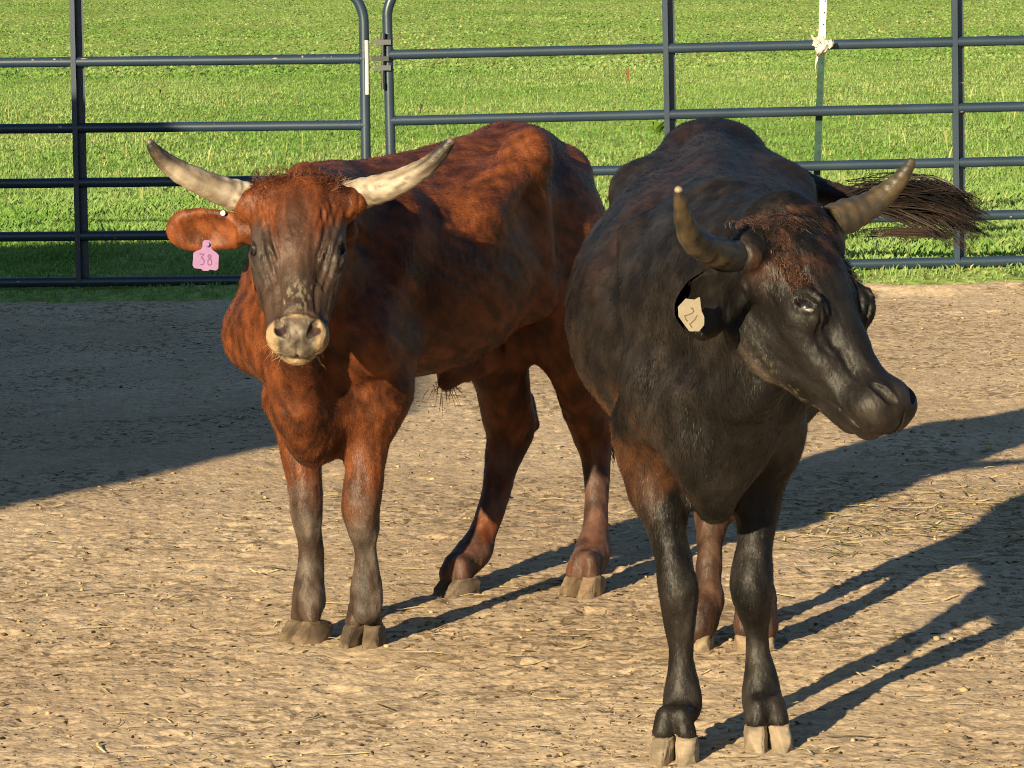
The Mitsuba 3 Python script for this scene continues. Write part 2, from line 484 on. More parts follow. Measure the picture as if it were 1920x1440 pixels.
def relief(x, y):
    p = np.stack([x, y, np.zeros_like(x)], -1)
    z = 0.020 * (meshkit.fbm(p * 1.1, 3, 1) - 0.5) + 0.009 * (meshkit.fbm(p * [5, 5, 1], 3, 2) - 0.5)
    clod = meshkit.fbm(p * [34, 34, 1], 2, 3)
    z = z + 0.008 * np.clip(clod - 0.50, 0, 1) * (0.3 + 1.2 * meshkit.noise(p * 1.7, 4)) - 0.024 * np.clip(0.40 - clod, 0, 1)
    z = z + 0.0035 * (meshkit.noise(p * [80, 80, 1], 5) - 0.5)
    for hx, hy, ha, hd in PRINTS:                               # hoof prints trodden into the dust
        w = (np.abs(x - hx) < 0.2) & (np.abs(y - hy) < 0.2)
        if w.any():
            ex, ey = (x[w] - hx) * math.cos(ha) + (y[w] - hy) * math.sin(ha), -(x[w] - hx) * math.sin(ha) + (y[w] - hy) * math.cos(ha)
            r = np.hypot(ex / 0.055, ey / 0.042)
            z[w] += hd * (-np.exp(-(r * 1.1) ** 4) + 0.55 * np.exp(-((r - 1.35) / 0.3) ** 2) + 0.5 * np.exp(-(ey / 0.008) ** 2) * (r < 0.9))
    return z


def edge_y(x):
    q = np.stack([np.asarray(x, float), np.zeros_like(x), np.zeros_like(x)], -1)
    return 19.25 + 0.5 * (meshkit.fbm(q * 0.9, 3, 8) - 0.5) + 0.16 * (meshkit.fbm(q * 6, 2, 9) - 0.5)


xs = np.unique(np.round(np.r_[np.linspace(-40, -4, 19), np.arange(-2.6, 2.6, 0.0140), np.linspace(4, 40, 19), [-3.2,-2.9, 2.9, 3.2]], 4))
ys = np.unique(np.round(np.r_[np.linspace(-30, 6, 19), np.arange(7.5, 12.0, 0.0130), np.arange(12.0, 20.6, 0.022), np.linspace(20.8, 24, 4)], 4))
X, Y = np.meshgrid(xs, ys, indexing='ij')
Z = relief(X, Y)
# the trodden lip along the grass
lip = np.exp(-((Y - edge_y(X) + 0.12) / 0.16) ** 2)
Z = Z + lip * 0.05 * meshkit.fbm(np.stack([X, Y, 0 * X], -1) * [3.5, 5, 1], 3, 12)
# feet have pressed the ground level where they stand
for hx_, hy_ in ((548, 1198), (672, 1208), (838, 1113), (1080, 1115), (1265, 1424), (1446, 1404), (1292, 1216), (1420, 1220)):
    g_ = gpt(hx_, hy_)
    Z *= 1 - 0.85 * np.exp(-((X - g_[0]) ** 2 + (Y - g_[1]) ** 2) / 0.07 ** 2)
Z[Y > 20.6] -= 0.12
V = np.stack([X, Y, Z], -1).reshape(-1, 3)
nx_, ny_ = X.shape
i_ = (np.arange(nx_ - 1)[:, None] * ny_ + np.arange(ny_ - 1)[None]).ravel()
add('pen_ground', (V, np.stack([i_, i_ + ny_, i_ + ny_ + 1, i_ + 1], 1)), 'dirt', smooth=True)
tag('pen_ground', 'tan trodden dirt of the pen', kind='structure')

# pasture beyond: its near edge ragged, gently rolling far away
xs2 = np.unique(np.r_[np.linspace(-400, -20, 40), np.arange(-14, 14, 0.16), np.linspace(20, 400, 40)])
t2 = np.r_[np.arange(0, 14, 0.10), np.geomspace(14.2, 900, 140)]
X2, T2_ = np.meshgrid(xs2, t2, indexing='ij')
Y2 = edge_y(X2) + 0.06 + T2_
Z2 = 0.004 + 0.05 * sm(0.0, 1.0, T2_) * meshkit.fbm(np.stack([X2, Y2, 0 * X2], -1) * 1.3, 3, 14) - 0.03 * sm(0.25, 0.0, T2_)
Z2 = Z2 + 0.25 * (meshkit.fbm(np.stack([X2, Y2, 0 * X2], -1) * 0.06, 3, 15) - 0.5) * sm(4, 30, T2_)
V = np.stack([X2, Y2, Z2], -1).reshape(-1, 3)
nx_, ny_ = X2.shape
i_ = (np.arange(nx_ - 1)[:, None] * ny_ + np.arange(ny_ - 1)[None]).ravel()
add('pasture', (V, np.stack([i_, i_ + ny_, i_ + ny_ + 1, i_ + 1], 1)), 'turf', smooth=True)
tag('pasture', 'sunlit green pasture beyond the fence', kind='structure')
from scipy.interpolate import RegularGridInterpolator
past_z = RegularGridInterpolator((xs2, t2), Z2, bounds_error=False, fill_value=0)


def pasture_height(x, y):
    return past_z(np.column_stack([x, y - edge_y(x) - 0.06]))


def blades(x, y, hgt, wid, seed, bend=0.5, tri=2, flat=0.0):
    rng = np.random.default_rng(seed)
    n = len(x)
    z = pasture_height(x, y) - 0.004
    a = rng.random(n) * 2 * np.pi
    d = np.column_stack([np.cos(a), np.sin(a), np.zeros(n)])
    s = np.column_stack([-np.sin(a), np.cos(a), np.zeros(n)])
    p0 = np.column_stack([x, y, z])
    h = (hgt * (0.5 + 0.8 * rng.random(n)))[:, None]
    w = (wid * (0.6 + 0.8 * rng.random(n)))[:, None]
    lean = (bend * (0.2 + rng.random(n)))[:, None]
    up = np.array([0, 0, 1.0])
    m = p0 + h * 0.55 * up + d * h * 0.22 * lean
    t = p0 + h * (1 - 0.25 * lean) * up + d * h * 0.85 * lean
    if tri == 2:
        V = np.stack([p0 - s * w / 2, p0 + s * w / 2, m + s * w * 0.35, t], 1).reshape(-1, 3)
        k = np.arange(n)[:, None] * 4
        F = np.concatenate([k + [0, 1, 2], k + [0, 2, 3]], 0)
        per = 4
    else:
        V = np.stack([p0 - s * w / 2, p0 + s * w / 2, t], 1).reshape(-1, 3)
        F = np.arange(3 * n).reshape(-1, 3)
        per = 3
    return V, F, per


def blade_colour(x, y, seed, vary=0.6):
    rng = np.random.default_rng(seed)
    n = len(x)
    q = np.column_stack([x * 0.55, y * 0.22, np.zeros(n)])
    a = meshkit.fbm(q, 3, 71)
    q2 = np.column_stack([x * 3.2, y * 2.0, np.zeros(n)])
    b = meshkit.fbm(q2, 3, 72)
    c = lerp(np.array([0.150, 0.262, 0.066]), np.array([0.225, 0.320, 0.108]), sm(0.3, 0.7, a))
    c = lerp(c, np.array([0.110, 0.228, 0.044]), 0.6 * sm(0.5, 0.7, b))
    dry = (rng.random(n) < 0.02 + 0.07 * sm(0.5, 0.7, a))
    c = np.where(dry[:, None], np.array([0.36, 0.33, 0.14]), c)
    return c * ((1 - vary / 2) + vary * rng.random((n, 1)))


def scatter(n, y0, y1, half, seed, power=1.0):
    rng = np.random.default_rng(seed)
    y = y0 + (y1 - y0) * rng.random(n) ** power
    x = (rng.random(n) * 2 - 1) * half(y)
    return x, y


parts_ = []
# near the fence: dense tufts, taller where it is not trodden
x, y = scatter(150000, 19.2, 27, lambda y: 0.155 * y + 0.6, 101, 0.85)
e = y - edge_y(x) - 0.05
tall = meshkit.fbm(np.column_stack([x * 0.8, y * 0.8, 0 * x]), 3, 73)
ok = (e > 0) & (np.random.default_rng(1).random(len(x)) < 0.10 + 0.90 * sm(0.0, 1.1, e) * (0.4 + 0.9 * tall))
x, y, e, tall = x[ok], y[ok], e[ok], tall[ok]
V, F, per = blades(x, y, 0.028 + 0.050 * sm(0.2, 1.4, e) * sm(0.3, 0.65, tall), 0.0095, 102, 0.7)
parts_.append((V, F, np.repeat(blade_colour(x, y, 103, 0.45), per, 0)))
x, y = scatter(140000, 27, 55, lambda y: 0.15 * y + 0.6, 111, 1.3)
V, F, per = blades(x, y, 0.042, 0.017, 112, 1.0, 1)
parts_.append((V, F, np.repeat(blade_colour(x, y, 113, 0.4), per, 0)))
x, y = scatter(90000, 55, 190, lambda y: 0.15 * y + 1, 121, 1.5)
V, F, per = blades(x, y, 0.045, 0.06, 122, 1.2, 1)
parts_.append((V, F, np.repeat(blade_colour(x, y, 123, 0.25), per, 0)))
# paler seed stalks standing above the grass
x, y = scatter(420, 20.2, 45, lambda y: 0.15 * y, 131, 1.0)
ok = meshkit.fbm(np.column_stack([x * 0.5, y * 0.4, 0 * x]), 3, 74) > 0.5
x, y = x[ok], y[ok]
V, F, per = blades(x, y, 0.19, 0.007, 132, 0.25)
parts_.append((V, F, np.repeat(np.tile([0.32, 0.33, 0.14], (len(x), 1)), per, 0)))
o_ = 0
Fs = []
for V, F, C in parts_:
    Fs.append(F + o_)
    o_ += len(V)
add('grass', (np.vstack([q[0] for q in parts_]), np.vstack(Fs)), 'blade', smooth=False, color=np.clip(np.vstack([q[2] for q in parts_]), 0, 1))
tag('grass', 'short green grass growing behind and under the pipe fence', 'grass', kind='stuff')


# ------------------------------------------------------------------ loose matter on the dirt
def clods():
    rng = np.random.default_rng(201)
    ico = trimesh.creation.icosahedron()
    ico = trimesh.Trimesh(ico.vertices / np.linalg.norm(ico.vertices, axis=1, keepdims=True), ico.faces)
    n = 9000
    y = 7.5 + 12 * rng.random(n) ** 1.25
    x = (rng.random(n) * 2 - 1) * (0.15 * y + 0.35)
    patch = meshkit.fbm(np.column_stack([x * 1.5, y * 1.5, 0 * x]), 3, 77)
    ok = rng.random(n) < 0.25 + 1.3 * (patch - 0.3)
    x, y = x[ok], y[ok]
    n = len(x)
    r = 0.0024 + 0.0075 * rng.random(n) ** 6
    z = relief(x, y)
    v0, f0 = np.array(ico.vertices), np.array(ico.faces)
    V, F, C = [], [], []
    for i in range(n):
        q = v0 * r[i] * rng.uniform(0.6, 1.35, 3) * [1, 1, 0.7]
        q = q * (1 + 0.5 * (rng.random((len(v0), 1)) - 0.5))
        V.append(q + [x[i], y[i], z[i] + 0.25 * r[i]])
        F.append(f0 + i * len(v0))
        t = rng.random()
        c = np.array([0.36, 0.26, 0.15]) * (0.6 + 0.5 * t) if rng.random() > 0.18 else np.array([0.09, 0.065, 0.04])
        C.append(np.tile(c, (len(v0), 1)))
    add('dirt_crumbs', (np.vstack(V), np.vstack(F)), 'clod', smooth=True, color=np.vstack(C))
    tag('dirt_crumbs', 'crumbled clods and pebbles lying loose over the tan dirt', 'dirt', kind='stuff')


def flecks():
    """Dark bits of old dung and chaff trodden flat."""
    rng = np.random.default_rng(205)
    n = 34000
    y = 7.5 + 12 * rng.random(n) ** 1.3
    x = (rng.random(n) * 2 - 1) * (0.15 * y + 0.35)
    q = np.column_stack([x, y, 0 * x])
    ok = rng.random(n) < 0.12 + 1.5 * np.clip(meshkit.fbm(q * 1.3, 3, 78) - 0.36, 0, 1) + 0.8 * np.clip(meshkit.fbm(q * 6, 2, 79) - 0.5, 0, 1)
    x, y = x[ok], y[ok]
    n = len(x)
    L = 0.0035 + 0.012 * rng.random(n) ** 5.0
    w = L * rng.uniform(0.25, 0.7, n)
    a = rng.random(n) * np.pi
    th = np.linspace(0, 2 * np.pi, 7)[:-1]
    rr = rng.uniform(0.6, 1.15, (n, 6))
    ex, ey = np.cos(th) * rr * L[:, None], np.sin(th) * rr * w[:, None]
    px_ = x[:, None] + ex * np.cos(a)[:, None] - ey * np.sin(a)[:, None]
    py_ = y[:, None] + ex * np.sin(a)[:, None] + ey * np.cos(a)[:, None]
    pz_ = relief(px_, py_) + 0.0012
    top = np.column_stack([x, y, relief(x, y) + 0.0020 + 0.20 * w])
    V = np.concatenate([np.stack([px_, py_, pz_], -1), top[:, None]], 1)
    k = np.arange(n)[:, None] * 7
    F = np.concatenate([k + [j, (j + 1) % 6, 6] for j in range(6)], 0)
    c = np.array([0.085, 0.060, 0.036]) * rng.uniform(0.4, 2.2, (n, 1))
    add('dung_flecks', (V.reshape(-1, 3), F), 'clod', smooth=False, color=np.repeat(c, 7, 0))
    tag('dung_flecks', 'small dark flecks of trodden dung over the tan dirt', 'dung', kind='stuff')


def straws():
    rng = np.random.default_rng(211)
    V, F, C = [], [], []
    k = 0
    spots = []
    for _ in range(420):
        y = 7.8 + 11 * rng.random() ** 1.1
        spots.append(((rng.random() * 2 - 1) * (0.145 * y), y, 0.25))
    for _ in range(700):                                     # the trampled hay to the right of the black bull
        y = rng.normal(11.6, 0.55)
        spots.append((1.35 + rng.normal() * 0.55, y, 0.8))
    for x, y, dk in spots:
        L = rng.uniform(0.03, 0.11)
        a = rng.normal(0, 0.9)
        w = rng.uniform(0.0012, 0.0028)
        t = np.linspace(-0.5, 0.5, 4)
        bow = rng.normal() * 0.012
        px_ = x + L * t * math.cos(a) - bow * (1 - 4 * t * t) * math.sin(a)
        py_ = y + L * t * math.sin(a) + bow * (1 - 4 * t * t) * math.cos(a)
        pz_ = relief(px_, py_) + 0.006
        c = np.column_stack([px_, py_, pz_])
        sd = np.array([-math.sin(a), math.cos(a), 0.2]) * w
        V += [c - sd, c + sd]
        q = len(t)
        for j in range(q - 1):
            F += [[k + j, k + j + 1, k + q + j + 1], [k + j, k + q + j + 1, k + q + j]]
        k += 2 * q
        g = rng.random()
        col = np.array([0.56, 0.46, 0.24]) if g > dk * 0.8 else (np.array([0.17, 0.16, 0.07]) if g > 0.2 else np.array([0.08, 0.07, 0.04]))
        C.append(np.tile(col * rng.uniform(0.7, 1.2), (2 * q, 1)))
    add('straw', (np.vstack(V), np.array(F)), 'clod', smooth=False, color=np.clip(np.vstack(C), 0, 1))
    tag('straw', 'scattered dry hay stems lying on the dirt', 'straw', kind='stuff')


clods()
flecks()
straws()


# ------------------------------------------------------------------ pipe fence panels
HEIGHTS = (0.060, 0.300, 0.578, 0.862, 1.205, 1.595)
PIPE = 0.0262


def bent(pts, rad=0.20, n=9):
    """Straight runs joined by round bends."""
    pts = [np.asarray(p, float) for p in pts]
    out = [pts[0]]
    for i in range(1, len(pts) - 1):
        a, b, c = pts[i - 1], pts[i], pts[i + 1]
        u, w = unit(a - b), unit(c - b)
        p, q = b + u * rad, b + w * rad
        ctr = b + (u + w) * rad
        for j in range(n + 1):
            t = j / n * math.pi / 2
            out.append(ctr - w * rad * math.cos(t) - u * rad * math.sin(t))
    out.append(pts[-1])
    return np.array(out)


def panel(key, p0, along, tilt, length, uprights, label, dz=0.0):
    """A welded panel: one bent pipe all round, five rails, turned square uprights. p0: foot of its inner end; along: horizontal direction."""
    u = unit([along[0], along[1], 0]) * math.cos(tilt) + np.array([0, 0, math.sin(tilt)])
    w = unit(np.array([0, 0, 1.0]) - (np.array([0, 0, 1.0]) @ u) * u)
    P = lambda s, z: np.asarray(p0, float) + u * s + w * (z + dz)
    top, bot = HEIGHTS[-1], HEIGHTS[0]
    fr = bent([P(length / 2, bot), P(0, bot), P(0, top), P(length, top), P(length, bot), P(length / 2, bot)], 0.0)
    # end posts bend over into the top rail
    loop = bent([P(0, bot - 0.05), P(0, top), P(length, top), P(length, bot - 0.05)], 0.20, 12)
    add(key + '__frame', tube(loop, PIPE, 18), 'painted_steel', smooth=40)
    for z in HEIGHTS[:-1]:
        ends = [P(0.0, z), P(length, z)]
        add(key + '__rail', tube(np.linspace(ends[0], ends[1], 3), PIPE * 0.985, 18), 'painted_steel', smooth=40)
    for s in uprights:
        # an open channel: narrow front flange, web on the left, wider rear flange; the rails run through the web
        sec = [(0, -0.030), (0.026, -0.030), (0.026, -0.027), (0.003, -0.027), (0.003, 0.028), (0.064, 0.028), (0.064, 0.031), (0, 0.031)]
        m = trimesh.creation.extrude_polygon(Polygon(sec), top - bot + 0.01, engine='earcut')
        v = np.array(m.vertices)
        rgt = u if u[0] > 0 else -u
        v = P(s, bot - 0.005) + (v[:, :1] - 0.013) * rgt + v[:, 1:2] * np.array([0, 1.0, 0]) + v[:, 2:] * w
        q = trimesh.Trimesh(v, m.faces, process=False)
        q.fix_normals()
        add(key + '__upright', q, 'painted_steel', smooth=False)
    # weld beads where the rails meet the end posts
    for s in (0.0, length):
        for z in HEIGHTS[:-1]:
            e = 1 if s == 0 else -1
            ring = [P(s + e * (PIPE - 0.002), z), P(s + e * (PIPE + 0.005), z)]
            add(key + '__weld', tube(np.linspace(ring[0], ring[1], 3), PIPE + 0.0035, 14), 'painted_steel', smooth=40)
    tag(key, label, 'fence', 'pipe fence panels')
    return P


fl_ = at(690, 545, 19.95)
fr_ = at(739, 528, 20.0)
PL = panel('pipe_fence', [fl_[0], 19.95, -0.016], [-1, 0.012, 0], 0.0085, 4.52, (1.507, 3.013), 'dark blue grey pipe fence panel on the left, behind the red bull', 0.0)
PR = panel('pipe_fence_001', [fr_[0], 20.0, 0.0], [1, -0.004, 0], 0.003, 4.40, (1.44, 2.94), 'dark blue grey pipe fence panel on the right, behind the black bull', 0.0)


def rod(a, b, r, seg=12):
    return tube(np.linspace(a, b, 3), r, seg)


def box_between(a, b, w, h, up=(0, 0, 1)):
    a, b = np.asarray(a, float), np.asarray(b, float)
    x = unit(b - a)
    y = unit(np.cross(up, x))
    z = np.cross(x, y)
    m = trimesh.creation.box([np.linalg.norm(b - a), w, h])
    v = (a + b) / 2 + np.array(m.vertices) @ np.array([x, y, z])
    m = trimesh.Trimesh(v, m.faces, process=False)
    m.fix_normals()
    return m


# lugs and the pin that couples the two panels
for y_, key_, bs, lo_, hi_ in ((79, 'pipe_fence_001__lug', 'bare_steel', 702, 733), (110, 'pipe_fence__lug', 'black_steel', 697, 729), (127, 'pipe_fence_001__lug', 'bare_steel', 702, 733)):
    k_ = add(key_, box_between(at(lo_, y_, 19.96), at(hi_, y_, 19.96), 0.030, 0.026 if bs == 'bare_steel' else 0.024), bs, smooth=False)
pin = trimesh.util.concatenate([rod(at(718, 64, 19.955), at(718, 160, 19.955), 0.0075), rod(at(718, 62, 19.955), at(718, 74, 19.955), 0.014), rod(at(718, 155, 19.955), at(718, 167, 19.955), 0.011)])
add('coupling_pin', pin, 'black_steel', smooth=35)
tag('coupling_pin', 'black steel drop pin coupling the two fence panels', 'pin')
sa, sb = at(692.5, 121, 19.918), at(693.5, 192, 19.918)
st_ = tube(np.linspace(sa, sb, 3), 0.0285, 20, cap=False)
sv = np.array(st_.vertices)
ctr_ = (sa + sb) / 2
# only the strip of the sleeve that faces the pen
keepf = []
nf = np.cross(sv[st_.faces[:, 1]] - sv[st_.faces[:, 0]], sv[st_.faces[:, 2]] - sv[st_.faces[:, 0]])
# the sticker is a curved strip wrapped on the post
th = np.linspace(-0.95, -0.15, 8)
post_a, post_b = PL(0, 1.30), PL(0, 1.02)
za = np.linspace(0, 1, 3)
sv = np.array([post_a + (post_b - post_a) * t + (PIPE + 0.0012) * np.array([-math.sin(a), -math.cos(a), 0]) for t in za for a in th])
sf = []
for i in range(2):
    for j in range(7):
        a = i * 8 + j
        sf += [[a, a + 8, a + 9], [a, a + 9, a + 1]]
sv_out = np.array([post_a + (post_b - post_a) * t + (PIPE + 0.0002) * np.array([-math.sin(a), -math.cos(a), 0]) for t in za for a in th])
add('pipe_fence__sticker', (np.vstack([sv, sv_out]), np.array(sf + [[c + 24, b + 24, a + 24] for a, b, c in sf])), 'sticker_vinyl', smooth=True)
tag('pipe_fence__sticker', 'white strip sticker on the end post')


# ------------------------------------------------------------------ steel T post with a white upper length
def tee(p, q, bs, key):
    p, q = np.asarray(p, float), np.asarray(q, float)
    ax_ = unit(q - p)
    xx = unit(np.cross([0, 1, 0], ax_))
    yy = np.cross(ax_, xx)
    sec = np.array([(-0.018, -0.0035), (0.018, -0.0035), (0.018, 0.0), (0.0035, 0.003), (0.0025, 0.032), (-0.0025, 0.032), (-0.0035, 0.003), (-0.018, 0.0)])
    poly = trimesh.creation.extrude_polygon(Polygon(sec), np.linalg.norm(q - p), engine='earcut')
    v = np.array(poly.vertices)
    v = p + v[:, :1] * xx + v[:, 1:2] * (yy if yy[1] > 0 else -yy) + v[:, 2:] * ax_
    m = trimesh.Trimesh(v, poly.faces, process=False)
    m.fix_normals()
    add(key, m, bs, smooth=False)
    return ax_, xx


TD = 20.075
foot, joint, tip_ = at(1524, 500, TD), at(1541, 75, TD), at(1549, -160, TD)
foot = np.array([foot[0], TD, -0.02])
a_, x_ = tee(foot, joint, 'green_paint', 'fence_post__green_length')
tee(joint, tip_, 'white_paint', 'fence_post__white_length')
for i in range(26):
    t = 0.12 + 0.045 * i
    c = foot + a_ * (t * 1.0)
    if i * 0.052 + 0.1 < np.linalg.norm(joint - foot):
        c = foot + a_ * (i * 0.052 + 0.1) - np.array([0, 0.0045, 0])
        add('fence_post__stud', rod(c, c - np.array([0, 0.006, 0]), 0.0055, 8), 'green_paint', smooth=30)
for y_ in (2, 24, 46):
    c = at(1540.5 + (46 - y_) * 0.07 + 4, y_, TD - 0.006)
    add('fence_post__stud_hole', rod(c, c + np.array([0, 0.003, 0]), 0.0048, 10), 'black_steel', smooth=False)
tag('fence_post', 'thin green steel T post with a white upper part standing behind the right fence panel', 'fence post')


def rag():
    rng = np.random.default_rng(301)
    c0 = at(1541, 85, 19.955)
    s = 1 / pxm(19.95)
    # crumpled wrap round rail and post
    m = trimesh.creation.icosphere(4, 1.0)
    v = np.array(m.vertices)
    d = v.copy()
    fold = meshkit.fbm(v * 2.6, 3, 5)
    crease = np.abs(meshkit.noise(v * [3.1, 3.1, 2.2], 6) - 0.5) * 2
    r_ = 0.80 + 0.45 * (fold - 0.5) + 0.30 * crease
    v = d * r_[:, None] * [18 * s, 0.045, 18 * s]
    # pinch the knot: wide at the upper right and lower middle, an ear at the upper left
    v[:, 0] *= 0.82 + 0.25 * (v[:, 2] > 0)
    add('rag__knot', trimesh.Trimesh(c0 + v, m.faces, process=False), 'rag_cloth', smooth=35)

    def flap(P, wd, key, seed):
        P = spline(np.array(P), 5)
        n = len(P)
        V = []
        for i, p in enumerate(P):
            t = i / (n - 1)
            for j in range(5):
                u = j / 4 - 0.5
                V.append(p + np.array([u * wd * (0.55 + 0.7 * math.sin(math.pi * min(t + 0.25, 1))), 0.010 * math.sin(6 * u + 4 * t + seed), 0.006 * math.sin(9 * u + seed)]))
        F = []
        for i in range(n - 1):
            for j in range(4):
                a = i * 5 + j
                F += [[a, a + 1, a + 6], [a, a + 6, a + 5]]
        add(key, (np.array(V), np.array(F)), 'rag_cloth', smooth=True)
    flap([at(1534, 82, 19.91), at(1527, 72, 19.90), at(1521, 66, 19.905)], 0.028, 'rag__end', 1)
    flap([at(1552, 90, 19.91), at(1557, 80, 19.90), at(1560, 73, 19.905)], 0.034, 'rag__end', 2)
    flap([at(1535, 98, 19.93), at(1531, 118, 19.955), at(1529, 135, 19.96)], 0.014, 'rag__end', 3)
    flap([at(1545, 84, 19.90), at(1540, 98, 19.905), at(1533, 104, 19.92)], 0.045, 'rag__end', 4)
    tag('rag', 'white cloth rag knotted round the top rail and the T post', 'rag')


rag()


# ------------------------------------------------------------------ weeds in the pasture
def weed(px, py, hgt, n, seed, stalk, leaf, label, key='weed'):
    rng = np.random.default_rng(seed)
    o = gpt(px, py)
    o[2] = float(pasture_height(np.array([o[0]]), np.array([o[1]]))[0])
    V, F = [], []
    k = 0
    for i in range(n):
        a = rng.random() * 6.28
        L = hgt * rng.uniform(0.5, 1.0)
        d = np.array([math.cos(a), math.sin(a), 0])
        s = np.array([-math.sin(a), math.cos(a), 0])
        t = np.linspace(0, 1, 6)
        lean = rng.uniform(0.3, 1.1) if not stalk else rng.uniform(0.05, 0.3)
        c = o + np.outer(t * L * lean, d) + np.outer(L * (t - 0.35 * lean * t * t), [0, 0, 1])
        w = (0.16 * L * np.sin(np.pi * np.clip(t * 0.9 + 0.1, 0, 1)) if not stalk else 0.008 + 0.012 * (t > 0.5) * rng.random(6))
        V += [c - s * w[:, None] / 1, c + s * w[:, None] / 1]
        for j in range(5):
            F += [[k + j, k + j + 1, k + 6 + j + 1], [k + j, k + 7 + j, k + 6 + j]]
        k += 12
    V = np.vstack(V)
    C = np.array(leaf) * (0.7 + 0.6 * meshkit.noise(V * 30, 3))[:, None]
    kk = add(key, (V, np.array(F)), 'weed_leaf', smooth=True, color=np.clip(C, 0, 1))
    tag(kk, label, 'weed')


weed(1232, 258, 0.17, 22, 1, False, (0.14, 0.25, 0.035), 'leafy green weed in the grass just above the gap between the bulls')
weed(1178, 150, 0.22, 6, 2, True, (0.20, 0.075, 0.045), 'reddish dry dock stalks in the middle of the pasture')
weed(788, 216, 0.15, 2, 3, True, (0.06, 0.05, 0.03), 'thin dark dead stem behind the right fence panel near its left end')
weed(300, 178, 0.07, 5, 4, True, (0.14, 0.07, 0.04), 'low brown dead weed in the pasture at the upper left')


# ------------------------------------------------------------------ shed at the left, outside the picture, whose shadow lies across the pen
def shed():
    key, zt = 'shed', 3.0
    P = [(-5.28, 13.8), (-5.28, 5.35), (-7.60, 1.95), (-12.0, 1.95), (-12.0, 13.8)]
    for (xa, ya), (xb, yb) in zip(P, P[1:] + P[:1]):
        u = unit([xb - xa, yb - ya, 0])
        n = np.array([-u[1], u[0], 0])
        a, b = np.array([xa, ya, 0]), np.array([xb, yb, 0])
        add(key + '__wall', box_between(a + u * 0.06 + [0, 0, zt / 2], b - u * 0.062 + [0, 0, zt / 2], 0.10, zt), 'shed_wall', smooth=False)
        L = np.linalg.norm(b - a)
        out = n if (n[:2] @ (np.array([xa, ya]) - [-8.5, 8])) > 0 else -n
        for s in np.arange(0.15, L - 0.1, 0.32):
            c = a + u * s + out * 0.058
            add(key + '__batten', box_between(c + [0, 0, 0.05], c + [0, 0, zt - 0.06], 0.04, 0.022, up=out), 'shed_wall', smooth=False)
    roof = trimesh.creation.extrude_polygon(Polygon(P).buffer(0.06, join_style='mitre'), 0.07, engine='earcut')
    roof.apply_translation([0, 0, zt])
    add(key + '__roof', roof, 'shed_roof', smooth=False)
    add(key + '__door', trimesh.creation.box(bounds=[[-5.30, 8.6, 0], [-5.18, 9.8, 2.1]]), 'shed_roof', smooth=False)
    tag(key, 'dull red board shed with a flat metal roof beside the pen', 'shed')


shed()
# ------------------------------------------------------------------ the two bulls
def horn_mesh(P, R, seg=22, n=9):
    q = spline(np.column_stack([P, R]), n)
    c, r = q[:, :3], q[:, 3]
    # a rounded tip
    t = unit(c[-1] - c[-2])
    e = [(c[-1] + t * r[-1] * s, r[-1] * k) for s, k in ((0.45, 0.86), (0.75, 0.6), (0.92, 0.3))]
    c, r = np.vstack([c] + [x[0] for x in e]), np.r_[r, [x[1] for x in e]]
    m = tube(c, r, seg)
    v = np.array(m.vertices)
    s = np.repeat(np.linspace(0, 1, len(c)), seg)
    s = np.r_[s, 0, 1]
    nrm = vnormals(v, np.array(m.faces))
    v = v + nrm * ((fb(v, 38, 3, 5) - 0.5) * 0.005 + 0.0012 * np.sin(s * 70 + 5 * nz(v, 12, 8)) * (1 - s))[:, None]
    return trimesh.Trimesh(v, m.faces, process=False), s


def grain(s, along, round_, seed, seg=22):
    """Noise drawn out along a horn: s per vertex from the root to the tip."""
    a = np.arange(len(s)) % seg / seg * 2 * np.pi
    return meshkit.fbm(np.column_stack([s * along, np.cos(a) * round_ * 0.5, np.sin(a) * round_ * 0.5]), 3, seed)


def claw_mesh(o, f, l, up, size, seed):
    """One claw of a hoof: f forward, l away from the cleft; o on the ground beside the cleft."""
    rng = np.random.default_rng(seed)
    ball = np.array(trimesh.creation.icosphere(1, 1.0).vertices)
    P = []
    for x, y, z, r in ((-0.050, 0.012, 0.010, 0.008), (-0.050, 0.036, 0.010, 0.008), (-0.010, 0.008, 0.007, 0.007), (-0.005, 0.046, 0.007, 0.007), (0.030, 0.008, 0.006, 0.006), (0.034, 0.038, 0.006, 0.006), (0.056, 0.014, 0.006, 0.006),
                       (-0.054, 0.016, 0.040, 0.010), (-0.054, 0.034, 0.040, 0.010), (-0.015, 0.014, 0.052, 0.011), (-0.012, 0.038, 0.052, 0.011), (0.010, 0.016, 0.048, 0.010), (0.010, 0.034, 0.048, 0.010), (0.034, 0.018, 0.026, 0.009), (0.034, 0.030, 0.026, 0.009)):
        q = size * (np.array([x, y, z]) + ball * r + rng.normal(size=3) * 0.0008)
        P.append(o + q[:, :1] * f + q[:, 1:2] * l + q[:, 2:] * up)
    m = trimesh.Trimesh(np.vstack(P)).convex_hull
    m = m.subdivide().subdivide()
    m.merge_vertices()
    v, fc = np.array(m.vertices), np.array(m.faces)
    v = soften(v, fc, 2)
    nn = vnormals(v, fc)
    v = v + nn * ((fb(v, 45, 3, 3 + seed) - 0.5) * 0.005 + 0.0010 * np.sin(v[:, 2] * 420 + 6 * fb(v, 20, 2, 4)))[:, None]
    return trimesh.Trimesh(v, fc, process=False)


